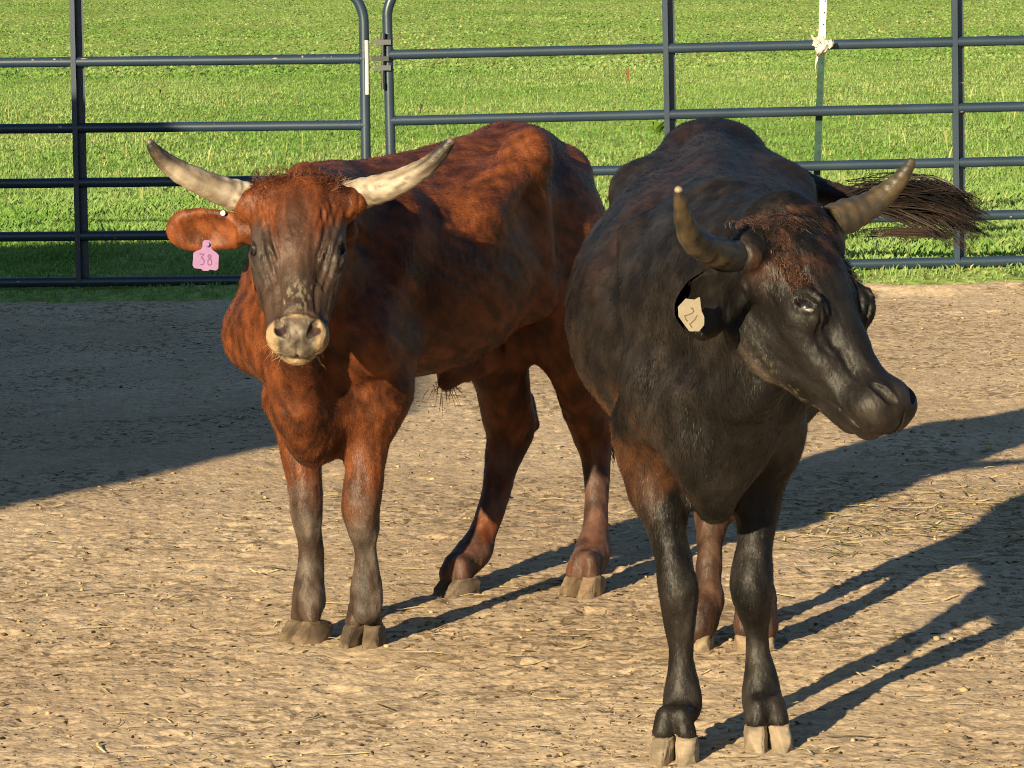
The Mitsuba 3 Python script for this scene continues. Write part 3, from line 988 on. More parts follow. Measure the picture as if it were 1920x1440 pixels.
def torso(S, B, W, zw, zs, zb, wb, chest=0.25, sh=0.165, hip=0.215, drop=(0.0, 0.0)):
    mid, hh = (zw + zb) / 2, (zw - zb) / 2
    S.ell(B.p(0.16, 0, mid - 0.005), (0.36, chest, hh - 0.005), B.M, 0.05)
    S.ell(B.p(0.49 * W, 0, mid - 0.01), (0.42 * W + 0.06, wb, hh + 0.0), B.M, 0.08)
    S.ell(B.p(0.80 * W, 0, zs - 0.19), (0.32, 0.21, 0.13), B.M, 0.08)
    ridge = [(-0.02, zw - 0.065), (0.16, zw - 0.06), (0.42, (2 * zw + zs) / 3 - 0.065), (0.75 * W, zs - 0.085), (W, zs - 0.055), (W + 0.16, zs - 0.075), (W + 0.24, zs - 0.13)]
    S.chain([B.p(x, 0, z) for x, z in ridge], [0.055, 0.055, 0.05, 0.05, 0.055, 0.05, 0.035], 0.07)
    S.ell(B.p(W + 0.03, 0, zs - 0.27), (0.24, 0.16, 0.20), B.M, 0.08)
    S.ell(B.p(-0.05, 0, zw - 0.20), (0.20, 0.12, 0.16), B.M, 0.08)
    S.ell(B.p(-0.15, 0, zb + 0.17), (0.13, 0.13, 0.17), B.M, 0.07)            # brisket
    for s in (-1, 1):
        S.cone(B.p(0.12, s * 0.13, zw - 0.13), B.p(-0.08, s * sh, zw - 0.42), 0.075, 0.092, 0.06)
        S.cone(B.p(-0.09, s * sh, zw - 0.42), B.p(0.06, s * sh, zb + 0.10), 0.095, 0.082, 0.06)
        hk = (W - 0.25, s * hip, zs - 0.070 - drop[s > 0])
        S.cone(B.p(*hk), B.p(W + 0.0, s * 0.05, zs - 0.075), 0.034, 0.05, 0.07)                                  # hook to sacrum
        S.cone(B.p(*hk), B.p(W - 0.50, s * (hip + 0.005), zs - 0.21 - drop[s > 0]), 0.034, 0.045, 0.10)         # edge of the loin
        S.cone(B.p(*hk), B.p(W - 0.16, s * (hip - 0.03), zs - 0.46), 0.030, 0.05, 0.08)                          # down to the stifle
        S.cone(B.p(W + 0.17, s * 0.085, zs - 0.145), B.p(W + 0.13, s * 0.125, zs - 0.52), 0.048, 0.085, 0.07)   # pin and buttock
        S.cone(B.p(W + 0.00, s * 0.05, zs - 0.10), B.p(W + 0.17, s * 0.085, zs - 0.15), 0.06, 0.05, 0.07)
        S.ell(B.p(W + 0.05, s * (hip - 0.055), zs - 0.39), (0.165, 0.098, 0.25), B.M, 0.07)                       # thigh


def eye_axes(s):
    """Centre of an eye in head axes, the direction of its slit, the way up across it, and outwards."""
    c = np.array([0.196, s * 0.084, -0.034])
    al = unit([1, -s * 0.10, 0.60])
    out = np.array([0.02, s * 0.80, 0.56])
    out = unit(out - (out @ al) * al)
    wv = np.cross(al, out) * s
    wv = wv if wv[2] > 0 else -wv
    return c, al, wv, out


def head(S, Hd, ears, k=0.03, slit=0.0068, nostril=1.0, step=True, soft=1.0, chin=1.0, wide=0.0, blunt=False):
    """Hd axes: x down the face from poll to muzzle, y to the animal's left, z out of the forehead."""
    P = Hd.p
    S.ell(P(0.09, 0, -0.058), (0.125, 0.098, 0.075), Hd.M, k)
    S.ell(P(0.13, 0, -0.036), (0.115, 0.086, 0.045), Hd.M, k)
    S.ell(P(0.012, 0, -0.065), (0.042, 0.092, 0.056), Hd.M, k)
    S.ell(P(0.10, 0, -0.13), (0.13, 0.075, 0.085), Hd.M, 0.04)
    S.cone(P(0.16, 0, -0.066), P(0.27, 0, -0.056), 0.070, 0.045, 0.03)
    S.cone(P(0.27, 0, -0.056), P(0.405, 0, -0.055), 0.045, 0.042, 0.03)
    for s in (-1, 1):
        S.cone(P(0.022, s * 0.06, -0.06), P(0.030, s * 0.125, -0.058), 0.050, 0.043, 0.035)
        S.ell(P(0.105, s * 0.080, -0.068), (0.075, 0.034, 0.050), Hd.M, 0.03)
        S.ell(P(0.190, s * 0.080, -0.042), (0.050, 0.031, 0.038), Hd.M, 0.035)
        S.cone(P(0.20, s * 0.088, -0.07), P(0.29, s * 0.056, -0.082), 0.028, 0.03, 0.03)
        S.ell(P(0.155, s * (0.060 + wide), -0.145), (0.105, 0.034, 0.078), Hd.M, 0.035)
        S.cone(P(0.13, s * 0.050, -0.19), P(0.30, s * 0.026, -0.142), 0.042, 0.034, 0.04)
        S.cone(P(0.22, s * (0.040 + wide), -0.105), P(0.385, s * (0.028 + 0.5 * wide), -0.085), 0.048, 0.040, 0.03)
        S.ell(P(0.432, s * 0.040, -0.048), (0.034, 0.028, 0.036), Hd.M, 0.03 * soft)
        # lids round the eyeball, and the opening between them
        c, al, wv, out = eye_axes(s)
        ax = [Hd.v(*al), Hd.v(*wv), Hd.v(*out)]
        S.ell(P(*c), (0.036, 0.030, 0.0245), ax, 0.022)
        for sg, off in ((1, 0.0145), (-1, 0.0125)):
            a3 = [c + al * u + wv * sg * (off - 0.0022 - 9.0 * u * u) + out * (0.0225 - 7.0 * u * u) for u in (-0.022, -0.011, 0.0, 0.011, 0.022)]
            S.chain([P(*q) for q in a3], [0.0035, 0.0055, 0.0062, 0.0055, 0.004], 0.006, 1)
        a3 = [c + al * u + wv * (0.027 - 8.0 * u * u) + out * (0.019 - 6.0 * u * u) for u in (-0.030, -0.012, 0.006, 0.026)]
        S.chain([P(*q) for q in a3], [0.004, 0.007, 0.007, 0.004], 0.008, 1)
        S.ell(P(*(c + out * 0.031)), (0.021, slit, 0.020), ax, 0.004, sub=True)
    S.cone(P(0.30, 0, -0.142), P(0.405, 0, -0.118), 0.036, 0.032, 0.03)
    S.ell(P(0.428, 0, -0.056), (0.045, 0.064, 0.041), Hd.M, 0.03)
    S.ell(P(0.444, 0, -0.058), (0.029, 0.053, 0.024), Hd.M, 0.02)
    S.ell(P(0.440 - 0.02 * (1 - chin), 0, -0.104 + 0.008 * (1 - chin)), (0.034, 0.047 * chin, 0.027 * chin), Hd.M, 0.006 * soft)
    cups = []
    for base, tip, nrm, wid in ears:
        base, tip = np.asarray(base, float), np.asarray(tip, float)
        d = unit(tip - base)
        L = np.linalg.norm(tip - base)
        nrm = unit(nrm - (nrm @ d) * d)
        sd = np.cross(d, nrm)
        S.cone(base - d * 0.03, base + d * 0.035, 0.033, 0.030, 0.025)
        S.ell(base + d * (0.51 * L), (0.51 * L, wid, 0.021), [d, sd, nrm], 0.015)
        cups.append((base + d * (0.57 * L) + nrm * 0.021, (0.43 * L, wid * 0.78, 0.021), [d, sd, nrm], 0.010, True))
    if blunt:
        S.ell(P(0.436, 0, -0.056), (0.036, 0.068, 0.048), Hd.M, 0.03)
    # nostrils, mouth line and the folds of the face, each cut in from the surface
    z_ = lambda q, off=0.0: S.surface([P(x, y, 0.06) for x, y in q], [P(x, y, -0.09) for x, y in q]) - Hd.v(0, 0, 1) * off
    f_ = lambda q: S.surface([P(x + 0.09, y * 1.25, z + 0.035) for x, y, z in q], [P(x - 0.06, y * 0.9, z - 0.02) for x, y, z in q])
    y_ = lambda q: S.surface([P(x, y * 2.2, z) for x, y, z in q], [P(x, y * 0.2, z) for x, y, z in q])
    cuts = []
    for s in (-1, 1):
        nz_ = [(0.396, s * 0.048), (0.412, s * 0.045), (0.430, s * 0.037), (0.441, s * 0.028)]
        n0 = S.surface([P(x + 0.05, y * 1.15, 0.06) for x, y in nz_], [P(x - 0.03, y * 0.95, -0.08) for x, y in nz_])
        cuts.append((list(n0), [0.0055 * nostril, 0.0095 * nostril, 0.0098 * nostril, 0.0050 * nostril], 0.005))
        n1 = n0[1] * 0.5 + n0[2] * 0.5 - Hd.v(0.6, s * 0.10, 0.15) * 0.020
        cuts.append(([n0[1] * 0.5 + n0[2] * 0.5, n1], [0.0095 * nostril, 0.007], 0.004))
        m0 = f_([(0.465, 0.0, -0.0800), (0.460, s * 0.024, -0.0805)])
        m1 = y_([(0.435, s * 0.05, -0.083), (0.400, s * 0.05, -0.092), (0.365, s * 0.05, -0.104)])
        cuts.append((list(m0) + list(m1), [0.0030, 0.0032, 0.0034, 0.0032, 0.002], 0.005))
        if step:
            cuts.append((list(z_([(0.376, 0.0), (0.378, s * 0.022), (0.386, s * 0.040)])), [0.0045, 0.0042, 0.002], 0.010))
        for q, r_ in (([(0.080, 0.058), (0.125, 0.068), (0.175, 0.066), (0.220, 0.050)], 0.0040), ([(0.085, 0.076), (0.13, 0.083), (0.158, 0.081)], 0.0034),
                      ([(0.055, 0.082), (0.095, 0.093), (0.125, 0.097)], 0.0032), ([(0.205, 0.080), (0.240, 0.066), (0.280, 0.054)], 0.0040),
                      ([(0.225, 0.088), (0.258, 0.078), (0.295, 0.066)], 0.0034), ([(0.300, 0.046), (0.335, 0.044), (0.365, 0.047)], 0.0034)):
            c_ = z_([(x, s * y) for x, y in q], -0.001)
            cuts.append((list(c_), [r_ * 0.5] + [r_] * (len(q) - 2) + [r_ * 0.4], 0.010))
    cuts.append((list(f_([(0.445, 0.0, -0.035), (0.455, 0.0, -0.06), (0.455, 0.0, -0.090)])), [0.0015, 0.0026, 0.0026], 0.006))
    for c_, r_, k_ in cuts:
        S.chain(c_, r_, k_, 2, sub=True)
    for c_ in cups:
        S.ell(*c_)
    return [(n0_[0][1] * 0.4 + n0_[0][2] * 0.6) for n0_ in cuts if len(n0_[0]) == 4 and n0_[1][0] == 0.0055 * nostril]


def leg(S, pts, k=0.025, first=0.06):
    """pts: (px, py, distance, radius in px of the photograph)."""
    S.chain([at(x, y, d) for x, y, d, _ in pts], [r / pxm(d) for _, _, d, r in pts], k, 3, first)


def toes(S, px, py, fdir, open_, size, fet):
    """Flesh from the fetlock down to the top of each claw."""
    o = gpt(px, py)
    f0 = unit([fdir[0], fdir[1], 0])
    l0 = np.array([-f0[1], f0[0], 0])
    for s in (-1, 1):
        a = s * open_ * 0.5
        f, l = f0 * math.cos(a) + l0 * math.sin(a), s * (l0 * math.cos(a) - f0 * math.sin(a))
        b = o - f0 * 0.055 * size
        c1 = b + size * (f * -0.014 + l * 0.0185 + np.array([0, 0, 0.088]))
        c2 = b + size * (f * -0.006 + l * 0.0250 + np.array([0, 0, 0.056]))
        S.cone(at(*fet) + l0 * s * 0.010, c1, 0.016 * size, 0.0190 * size, 0.012)
        S.cone(c1, c2, 0.0190 * size, 0.0215 * size, 0.012)


def hoof(key, px, py, d, fdir, open_=0.18, size=1.0, col=(0.3, 0.2, 0.12), part=None):
    o = gpt(px, py)
    f0 = unit([fdir[0], fdir[1], 0])
    l0 = np.array([-f0[1], f0[0], 0])
    up = np.array([0, 0, 1.0])
    ms = []
    for s in (-1, 1):
        a = s * open_ * 0.5
        f = f0 * math.cos(a) + l0 * math.sin(a)
        l = s * (l0 * math.cos(a) - f0 * math.sin(a))
        ms.append(claw_mesh(o - f0 * 0.055 * size, f, l, up, size, int(px) + s))
    m = trimesh.util.concatenate(ms)
    v = np.array(m.vertices)
    v[:, 2] -= 0.010
    m = trimesh.Trimesh(v, m.faces, process=False)
    c = lerp(np.array(col) * 0.60, np.array(col) * 1.15, sm(0.35, 0.62, fb(v, 26, 3, 11)))
    c = lerp(c, np.array([0.15, 0.108, 0.066]), 0.8 * sm(0.022, 0.006, v[:, 2]) * sm(0.4, 0.6, fb(v, 60, 2, 12)))
    c = c * (0.75 + 0.5 * fb(v * [1, 1, 4.0], 70, 2, 13))[:, None]
    k = add(part, m, 'hoof_horn', smooth=True, color=np.clip(c, 0, 1))
    return k


def hang_tag(key, centre, ux, uy, outline, strokes, plate, ink, stroke_w, label, thick=0.0022, stud=None):
    """An ear tag: a plate with a handwritten number. ux, uy: world directions of the plate; outline and strokes in metres."""
    nrm = np.cross(ux, uy)
    M = np.column_stack([ux, uy, nrm])
    m = trimesh.creation.extrude_polygon(Polygon(outline).buffer(0.0025).buffer(-0.0012), thick, engine='earcut')
    place = lambda q, z: trimesh.Trimesh(np.asarray(centre) + (np.array(q.vertices) + [0, 0, z]) @ M.T, q.faces, process=False)
    add(key + '__plate', place(m, 0), plate, smooth=20)
    for st in strokes:
        q = trimesh.creation.extrude_polygon(LineString(st).buffer(stroke_w, cap_style='round'), 0.0006, engine='earcut')
        add(key + '__digit', place(q, thick - 0.0001), ink, smooth=False)
    if stud is not None:
        s = trimesh.creation.cylinder(0.006, 0.012, sections=16)
        s.apply_translation([stud[0], stud[1], 0.004])
        add(key + '__stud', place(s, 0), plate, smooth=30)
    tag(key, label, 'ear tag')


def eyes(key, Hd, k, lid_col=None, slit=0.0068):
    for s in (-1, 1):
        c, al, wv, out = eye_axes(s)
        if lid_col is not None:                                   # pale crust along the lower lid and in the inner corner
            us = np.linspace(-0.016, 0.024, 12)
            pts = [Hd.p(*(c + al * u - wv * ((slit + 0.0022) * math.sqrt(max(1 - (u / 0.0255) ** 2, 0.0))) + out * (0.0262 - 7.5 * u * u))) for u in us]
            m = tube(pts, [1.15 * x for x in (0.0010, 0.0016, 0.0019, 0.0020, 0.0020, 0.0021, 0.0022, 0.0024, 0.0027, 0.0032, 0.0034, 0.0020)], 10)
            q = np.array(m.vertices)
            q = q + vnormals(q, np.array(m.faces)) * ((fb(q, 170, 3, 7) - 0.5) * 0.0035)[:, None]
            add(key + '__eye_crust', trimesh.Trimesh(q, m.faces, process=False), 'wet_skin', smooth=True, color=np.clip(np.array(lid_col) * (0.5 + 1.0 * fb(q, 150, 2, 8))[:, None], 0, 1))
        lash = [(c + al * u + wv * (slit + 0.003) * math.sqrt(max(1 - (u / 0.024) ** 2, 0)) + out * (0.0255 - 7.5 * u * u), u) for u in np.linspace(-0.016, 0.016, 26)]
        V, F = strands(len(lash), lambda i, t: np.array([Hd.p(*(lash[i][0] + (out * 0.016 + al * lash[i][1] * 0.5 - wv * 0.004) * x + wv * 0.006 * x * x)) for x in t]), 77, 3, 0.0012)
        add(key + '__eyelash', (V, F), 'hair', smooth=False, color=np.tile([0.012, 0.009, 0.008], (len(V), 1)))
        m = trimesh.creation.icosphere(4, 0.0215 * k)
        m.apply_translation(Hd.p(*(c + out * 0.0035)))
        add(key + '__eye', m, 'eye_wet', smooth=True)


def face_detail(S, v, f, Hd, k):
    for lev in (0, 1):
        h = Hd.inv(v) / k
        m = (np.abs(h[:, 1]) < 0.17) & (h[:, 0] > -0.08) & (h[:, 0] < 0.5) & (h[:, 2] > -0.20) & (h[:, 2] < 0.06)
        m |= (np.abs(h[:, 1]) > 0.12) & (np.abs(h[:, 1]) < 0.36) & (h[:, 0] > -0.05) & (h[:, 0] < 0.27) & (h[:, 2] > -0.34) & (h[:, 2] < 0.10)
        if lev:
            e = np.minimum(*[np.linalg.norm(h - eye_axes(s)[0], axis=1) for s in (-1, 1)])
            m = (e < 0.042) | ((h[:, 0] > 0.38) & (h[:, 0] < 0.5) & (np.abs(h[:, 1]) < 0.1) & (np.abs(h[:, 2] + 0.06) < 0.1))
        v, f = S.refine(v, f, m)
    return soften(v, f, 1), f


class Scaled:
    def __init__(self, Hd, Hs):
        self.M, self.p, self.v = Hd.M, Hs.p, Hd.v


# ---- the red bull -------------------------------------------------------------------------------------------------
def red_bull():
    key = 'red_bull'
    S = Flesh()
    ang = math.radians(31)
    r = np.array([math.sin(ang), math.cos(ang), 0])
    left = np.array([r[1], -r[0], 0])
    B = Frame([-0.462, 9.66, 0], r, left, [0, 0, 1])
    W = 0.91
    torso(S, B, W, 1.205, 1.275, 0.645, 0.262, 0.20, 0.14, 0.205, (0.075, -0.005))
    S.chain([at(562, 600, 9.27), at(556, 660, 9.33), at(552, 715, 9.40), at(562, 780, 9.43), at(585, 838, 9.50), B.p(-0.04, 0, 0.56), B.p(0.08, 0, 0.61)], [0.05, 0.055, 0.065, 0.065, 0.05, 0.07, 0.07], 0.08)
    S.cone(at(600, 775, 9.52), at(695, 750, 9.60), 0.07, 0.075, 0.07)
    # neck towards the head, which is turned to the camera
    top, mid, thr = at(562, 395, 9.27), at(560, 470, 9.30), at(562, 560, 9.33)
    S.cone(B.p(-0.02, 0, 1.03), top, 0.15, 0.085, 0.06)
    S.cone(B.p(-0.08, 0, 0.92), mid, 0.155, 0.10, 0.06)
    S.cone(B.p(-0.15, 0, 0.82), thr, 0.12, 0.08, 0.06)
    S.cone(B.p(0.05, 0, 1.13), at(588, 352, 9.30), 0.075, 0.060, 0.06)
    # front legs
    leg(S, [(545, 745, 9.78, 56), (560, 800, 9.75, 45), (566, 865, 9.72, 38), (574, 930, 9.70, 31), (575, 962, 9.70, 30), (579, 1000, 9.71, 24.5), (584, 1045, 9.72, 24),
            (581, 1098, 9.71, 28), (580, 1126, 9.70, 30), (577, 1142, 9.69, 25)])
    leg(S, [(712, 735, 9.60, 58), (700, 790, 9.58, 46), (690, 830, 9.57, 40), (684, 890, 9.55, 36), (677, 944, 9.54, 36.5), (682, 994, 9.55, 28), (685, 1026, 9.56, 20.5), (687, 1057, 9.56, 21.5),
            (686, 1098, 9.56, 28), (687, 1129, 9.56, 30), (684, 1146, 9.55, 25)])
    toes(S, 534, 1206, (-0.75, -0.66), 0.2, 1.08, (581, 1132, 9.70))
    toes(S, 665, 1217, (-0.30, -0.95), 0.3, 1.08, (687, 1135, 9.56))
    toes(S, 822, 1120, (-0.78, -0.62), 0.15, 1.0, (890, 1035, 10.42))
    toes(S, 1069, 1122, (-0.55, -0.83), 0.35, 1.08, (1114, 1030, 10.40))
    # hind legs
    leg(S, [(960, 600, 10.44, 80), (935, 665, 10.45, 62), (942, 720, 10.48, 52), (952, 775, 10.52, 49), (956, 812, 10.54, 44), (946, 850, 10.53, 35), (936, 890, 10.51, 29), (930, 925, 10.49, 26.5),
            (919, 960, 10.47, 25), (903, 1005, 10.44, 24), (890, 1035, 10.42, 27), (868, 1065, 10.39, 24), (856, 1082, 10.36, 23)])
    S.cone(at(992, 745, 10.60), at(994, 795, 10.60), 0.015, 0.026, 0.03)
    leg(S, [(1050, 560, 10.42, 82), (1068, 640, 10.40, 66), (1082, 705, 10.42, 50), (1096, 765, 10.48, 42), (1112, 810, 10.52, 39), (1117, 850, 10.51, 30), (1119, 892, 10.49, 24.5), (1118, 940, 10.46, 22),
            (1117, 985, 10.43, 24), (1114, 1024, 10.40, 28), (1108, 1055, 10.37, 27), (1098, 1082, 10.34, 25)])
    S.cone(at(1140, 775, 10.60), at(1138, 812, 10.60), 0.015, 0.024, 0.03)
    for x, y, d in ((608, 1128, 9.78), (551, 1132, 9.79), (716, 1130, 9.64), (664, 1130, 9.65), (914, 1048, 10.50), (1136, 1052, 10.46), (1090, 1050, 10.46)):
        S.cone(at(x, y - 4, d), at(x, y + 8, d), 0.008, 0.010, 0.015)          # dewclaws
    # sheath, tail
    S.chain([B.p(0.74, 0, 0.66), B.p(0.62, 0, 0.635), B.p(0.56, 0, 0.605)], [0.06, 0.042, 0.024], 0.05)
    S.chain([B.p(W + 0.20, 0, 1.19), B.p(W + 0.29, 0, 1.12), B.p(W + 0.32, 0.02, 0.95), B.p(W + 0.31, 0.09, 0.72), B.p(W + 0.30, 0.13, 0.55)], [0.04, 0.034, 0.024, 0.018, 0.013], 0.02)
    # head
    poll = at(559, 340, 9.17)
    muz = at(557, 628, 8.915)
    ax = unit(muz - poll)
    yl = unit(np.array([1, 0.05, -0.012]))                      # the animal's left is the picture's right
    zn = unit(np.cross(yl, ax))
    zn = zn if zn[1] < 0 else -zn
    yl = unit(yl - (yl @ ax) * ax)
    zn = unit(zn - (zn @ ax) * ax)
    k = 0.94
    Hd, Hs = Frame(poll, ax, yl, zn), Frame(poll, ax, yl, zn)
    Hs.M = Hs.M * k
    ke = k
    e1b, e1t = at(468, 432, 9.28), at(318, 430, 9.30)
    e2b, e2t = at(650, 432, 9.31), at(676, 456, 9.52)
    holes = head(S, Scaled(Hd, Hs), [(e1b, e1t, np.array([0.25, -0.9, -0.22]), 0.056), (e2b, e2t, np.array([0.95, 0.15, -0.2]), 0.050)], slit=0.0115, wide=0.011)
    v, f = S.mesh(0.0062)
    v, f = face_detail(S, v, f, Hd, k)
    n = vnormals(v, f)
    b, h = B.inv(v), Hd.inv(v) / k
    inhead = sm(0.02, -0.03, np.maximum(np.maximum(np.abs(h[:, 1]) - 0.16, -h[:, 0] - 0.07), np.maximum(-0.22 - h[:, 2], h[:, 0] - 0.50)))
    hx, hz, hy = h[:, 0], h[:, 2], np.abs(h[:, 1])
    # folds in the skin: neck, brow, muscles
    neck = sm(0.10, -0.10, b[:, 0]) * sm(0.62, 0.75, v[:, 2]) * (1 - inhead)
    disp = 0.006 * (fb(v, 7, 3, 1) - 0.5) * (1 - inhead) + 0.0035 * (fb(v, 26, 3, 2) - 0.5)
    # locks of the coat lie along its growth
    w1 = np.column_stack([b[:, 0] * 0.75 - b[:, 2] * 0.5, b[:, 0] * 0.5 + b[:, 2] * 0.8, b[:, 1]])
    w1 = np.where((v[:, 2] < 0.6)[:, None], np.column_stack([v[:, 2], v[:, 0], v[:, 1]]), w1)
    w1 = np.where((inhead > 0.5)[:, None], np.column_stack([h[:, 0], h[:, 1], h[:, 2]]), w1)
    streak = fb(w1 * [9, 42, 42], 1.0, 3, 91)
    disp = disp + 0.0055 * (streak - 0.5) + 0.010 * (fb(v, 4.5, 2, 92) - 0.5) * (1 - inhead) * sm(0.5, 0.65, v[:, 2])
    legz = sm(0.60, 0.45, v[:, 2])
    disp = disp + legz * 0.005 * (fb(v * [1, 1, 0.35], 38, 3, 9) - 0.5)
    disp = disp + neck * 0.006 * np.sin(42 * (v[:, 0] * 0.9 + 0.35 * v[:, 2]) + 5 * fb(v, 5, 2, 3))
    brow = inhead * sm(0.30, 0.20, hx) * sm(0.03, 0.10, hx) * sm(0.035, 0.055, hy) * sm(-0.08, -0.03, hz)
    disp = disp + brow * 0.0014 * np.sin(330 * (hy + 0.25 * hx) + 3 * fb(v, 16, 2, 4))
    v = v + n * disp[:, None]
    n = vnormals(v, f)
    # coat
    p = v
    nsv = fb(p, 6, 4, 21)
    red, deep, dark = np.array([0.090, 0.0255, 0.0075]), np.array([0.028, 0.0068, 0.0023]), np.array([0.030, 0.021, 0.016])
    c = lerp(deep, red, 0.25 + 0.75 * sm(0.34, 0.60, 0.5 * nsv + 0.5 * fb(p, 17, 3, 19)))
    c = c * (0.7 + 0.6 * fb(p * [1, 1, 0.6], 40, 3, 22))[:, None]
    # dark points: lower legs, backs of legs
    low = sm(0.50, 0.28, v[:, 2] + 0.22 * (fb(p, 9, 3, 23) - 0.5)) * sm(0.6, 0.3, b[:, 0])
    c = lerp(c, lerp(dark, np.array([0.075, 0.062, 0.052]), sm(0.4, 0.7, fb(p, 17, 3, 24))), 0.92 * low)
    dusty = sm(0.42, 0.26, v[:, 2] + 0.15 * (fb(p, 10, 3, 26) - 0.5)) * sm(0.30, 0.5, fb(p, 13, 3, 25)) * sm(0.3, 0.6, b[:, 0])
    c = lerp(c, np.array([0.060, 0.031, 0.022]), 0.9 * dusty)
    # face
    mask = inhead * sm(0.09, 0.22, hx + 0.05 * (fb(p, 18, 3, 26) - 0.5))
    c = lerp(c, np.array([0.070, 0.030, 0.017]), 0.75 * inhead * sm(0.05, 0.02, hy) * sm(0.02, 0.12, hx))
    fc = lerp(np.array([0.050, 0.021, 0.012]), np.array([0.033, 0.0215, 0.0155]), sm(0.15, 0.30, hx))
    c = lerp(c, fc, 0.9 * mask * sm(0.0, 0.09, hx - 0.10))
    orb = inhead * sm(0.075, 0.045, np.linalg.norm((h - [0.185, 0, -0.045]) * [0.75, 0, 1] + np.column_stack([0 * hx, hy - 0.10, 0 * hx]), axis=1))
    c = lerp(c, np.array([0.040, 0.032, 0.028]), 0.85 * orb)
    for sd_ in (-1, 1):
        ec, eal, ewv, eout = eye_axes(sd_)
        er = np.hypot(((h - ec) @ eal) / 0.026, ((h - ec) @ ewv) / 0.016)
        c = lerp(c, np.array([0.018, 0.013, 0.011]), inhead * sm(1.25, 0.95, er) * (((h - ec) @ eout) > 0))
    ring = inhead * sm(0.371, 0.396, hx + 0.026 * (fb(p, 30, 2, 27) - 0.5) - 0.02 * sm(0.02, 0.05, hy)) 
    c = lerp(c, np.array([0.215, 0.150, 0.088]), ring)
    pad = inhead * sm(0.398, 0.408, hx + 0.012 * (fb(p, 40, 2, 30) - 0.5)) * sm(0.052, 0.042, hy - 0.25 * np.maximum(0.43 - hx, 0)) * sm(-0.080, -0.072, hz)
    c = lerp(c, lerp(np.array([0.060, 0.046, 0.034]), np.array([0.125, 0.102, 0.078]), sm(0.35, 0.65, fb(p, 48, 3, 28))), pad)
    spots = ring * sm(0.60, 0.68, fb(p, 85, 2, 29)) * sm(-0.09, -0.115, hz)
    c = lerp(c, np.array([0.10, 0.06, 0.035]), 0.8 * spots)
    nos = np.minimum(*[np.linalg.norm(v - q, axis=1) for q in holes])
    c = lerp(c, np.array([0.028, 0.015, 0.013]), inhead * sm(0.019, 0.014, nos))
    earz = sm(0.125, 0.155, hy) * sm(0.2, 0.14, np.abs(hx - 0.13)) * sm(-0.33, -0.25, hz) * (np.abs(h[:, 1]) < 0.40)
    c = lerp(c, np.array([0.12, 0.034, 0.010]), 0.6 * earz)
    grit = inhead * sm(0.27, 0.33, hx) * sm(0.385, 0.36, hx) * sm(0.045, 0.03, hy) * sm(0.56, 0.66, fb(np.column_stack([hx * 0.5, h[:, 1], hz]), 150, 2, 93))
    c = lerp(c, np.array([0.20, 0.165, 0.115]), 0.7 * grit)
    c = c * (0.55 + 0.9 * sm(0.25, 0.75, streak))[:, None]
    c = np.clip(c, 0, 1)
    add(key + '__body', (v, f), 'hide', smooth=True, color=c)
    # fur
    flow = np.tile(B.v(0.75, 0, -0.5), (len(v), 1))
    flow = np.where((v[:, 2] < 0.62)[:, None], [0, 0, -1.0], flow)
    flow = flow * (1 - inhead[:, None]) + inhead[:, None] * (Hd.v(1, 0, 0) + np.sign(h[:, 1])[:, None] * 0.4 * Hd.v(0, 1, 0))
    length = 0.0125 * (1 - 0.40 * inhead) * (0.55 + 0.45 * sm(0.2, 0.6, v[:, 2]))
    length = (length + inhead * 0.010 * sm(0.07, 0.0, hx)) * (1 - 0.35 * earz)
    bare = np.maximum(pad, inhead * sm(0.39, 0.42, hx) * 0.7)
    dens = np.maximum(1 - bare, 0.0) * (0.6 + 0.9 * inhead + 1.0 * sm(0.65, 0.5, v[:, 2])) * np.where(np.linalg.norm(n, axis=1) > 0, 1, 0)
    V, F, N, C = fur(v, f, n, np.clip(c * 1.12, 0, 1), flow, length, dens, 210000, 7, 0.0017, 0.22, 0.35, 0.35)
    add(key + '__coat', (V, F), 'hair', normals=N, color=C)
    tag(key + '__coat', kind='stuff')
    # forelock, whiskers, tail switch, sheath hair
    rng = np.random.default_rng(5)
    fl = []
    for i in range(1900):
        y = rng.uniform(-0.12, 0.12)
        fl.append((Hs.p(rng.uniform(-0.045, 0.06), y, rng.uniform(-0.055, 0.0) if abs(y) < 0.1 else rng.uniform(-0.06, -0.015)), unit(Hd.v(rng.normal(-0.1, 0.7), rng.normal(0, 0.6) - 2 * y, 0.55 + 0.5 * rng.random())), rng.uniform(0.014, 0.034), rng.normal(size=3)))

    def lock(i, t):
        p0, d, L, q = fl[i]
        return p0 + L * (t[:, None] * d + (t ** 2)[:, None] * 0.35 * (q * 0.5 + np.array([0, -0.2, -0.7])))
    V, F = strands(len(fl), lock, 3, 4, 0.0014)
    cc = lerp(np.array([0.045, 0.016, 0.009]), np.array([0.13, 0.046, 0.018]), sm(0.3, 0.7, fb(V, 22, 2, 2)))
    add(key + '__forelock', (V, F), 'hair', smooth=False, color=cc)
    wh = [(Hs.p(rng.uniform(0.38, 0.45), s * rng.uniform(0.03, 0.062), rng.uniform(-0.14, -0.08)), unit(Hd.v(rng.uniform(0.2, 1.0), s * rng.uniform(0.2, 1), rng.uniform(-0.6, 0.2))), rng.uniform(0.015, 0.038), rng.normal(size=3)) for s in (-1, 1) for _ in range(34)]
    V, F = strands(len(wh), lambda i, t: wh[i][0] + wh[i][2] * (t[:, None] * wh[i][1] + (t ** 2)[:, None] * (0.15 * wh[i][3] + [0, 0, -0.3])), 4, 4, 0.0009)
    add(key + '__whisker', (V, F), 'hair', smooth=False, color=np.tile([0.26, 0.19, 0.11], (len(V), 1)))
    tag(key + '__whisker', kind='stuff')
    te = B.p(W + 0.30, 0.13, 0.60)
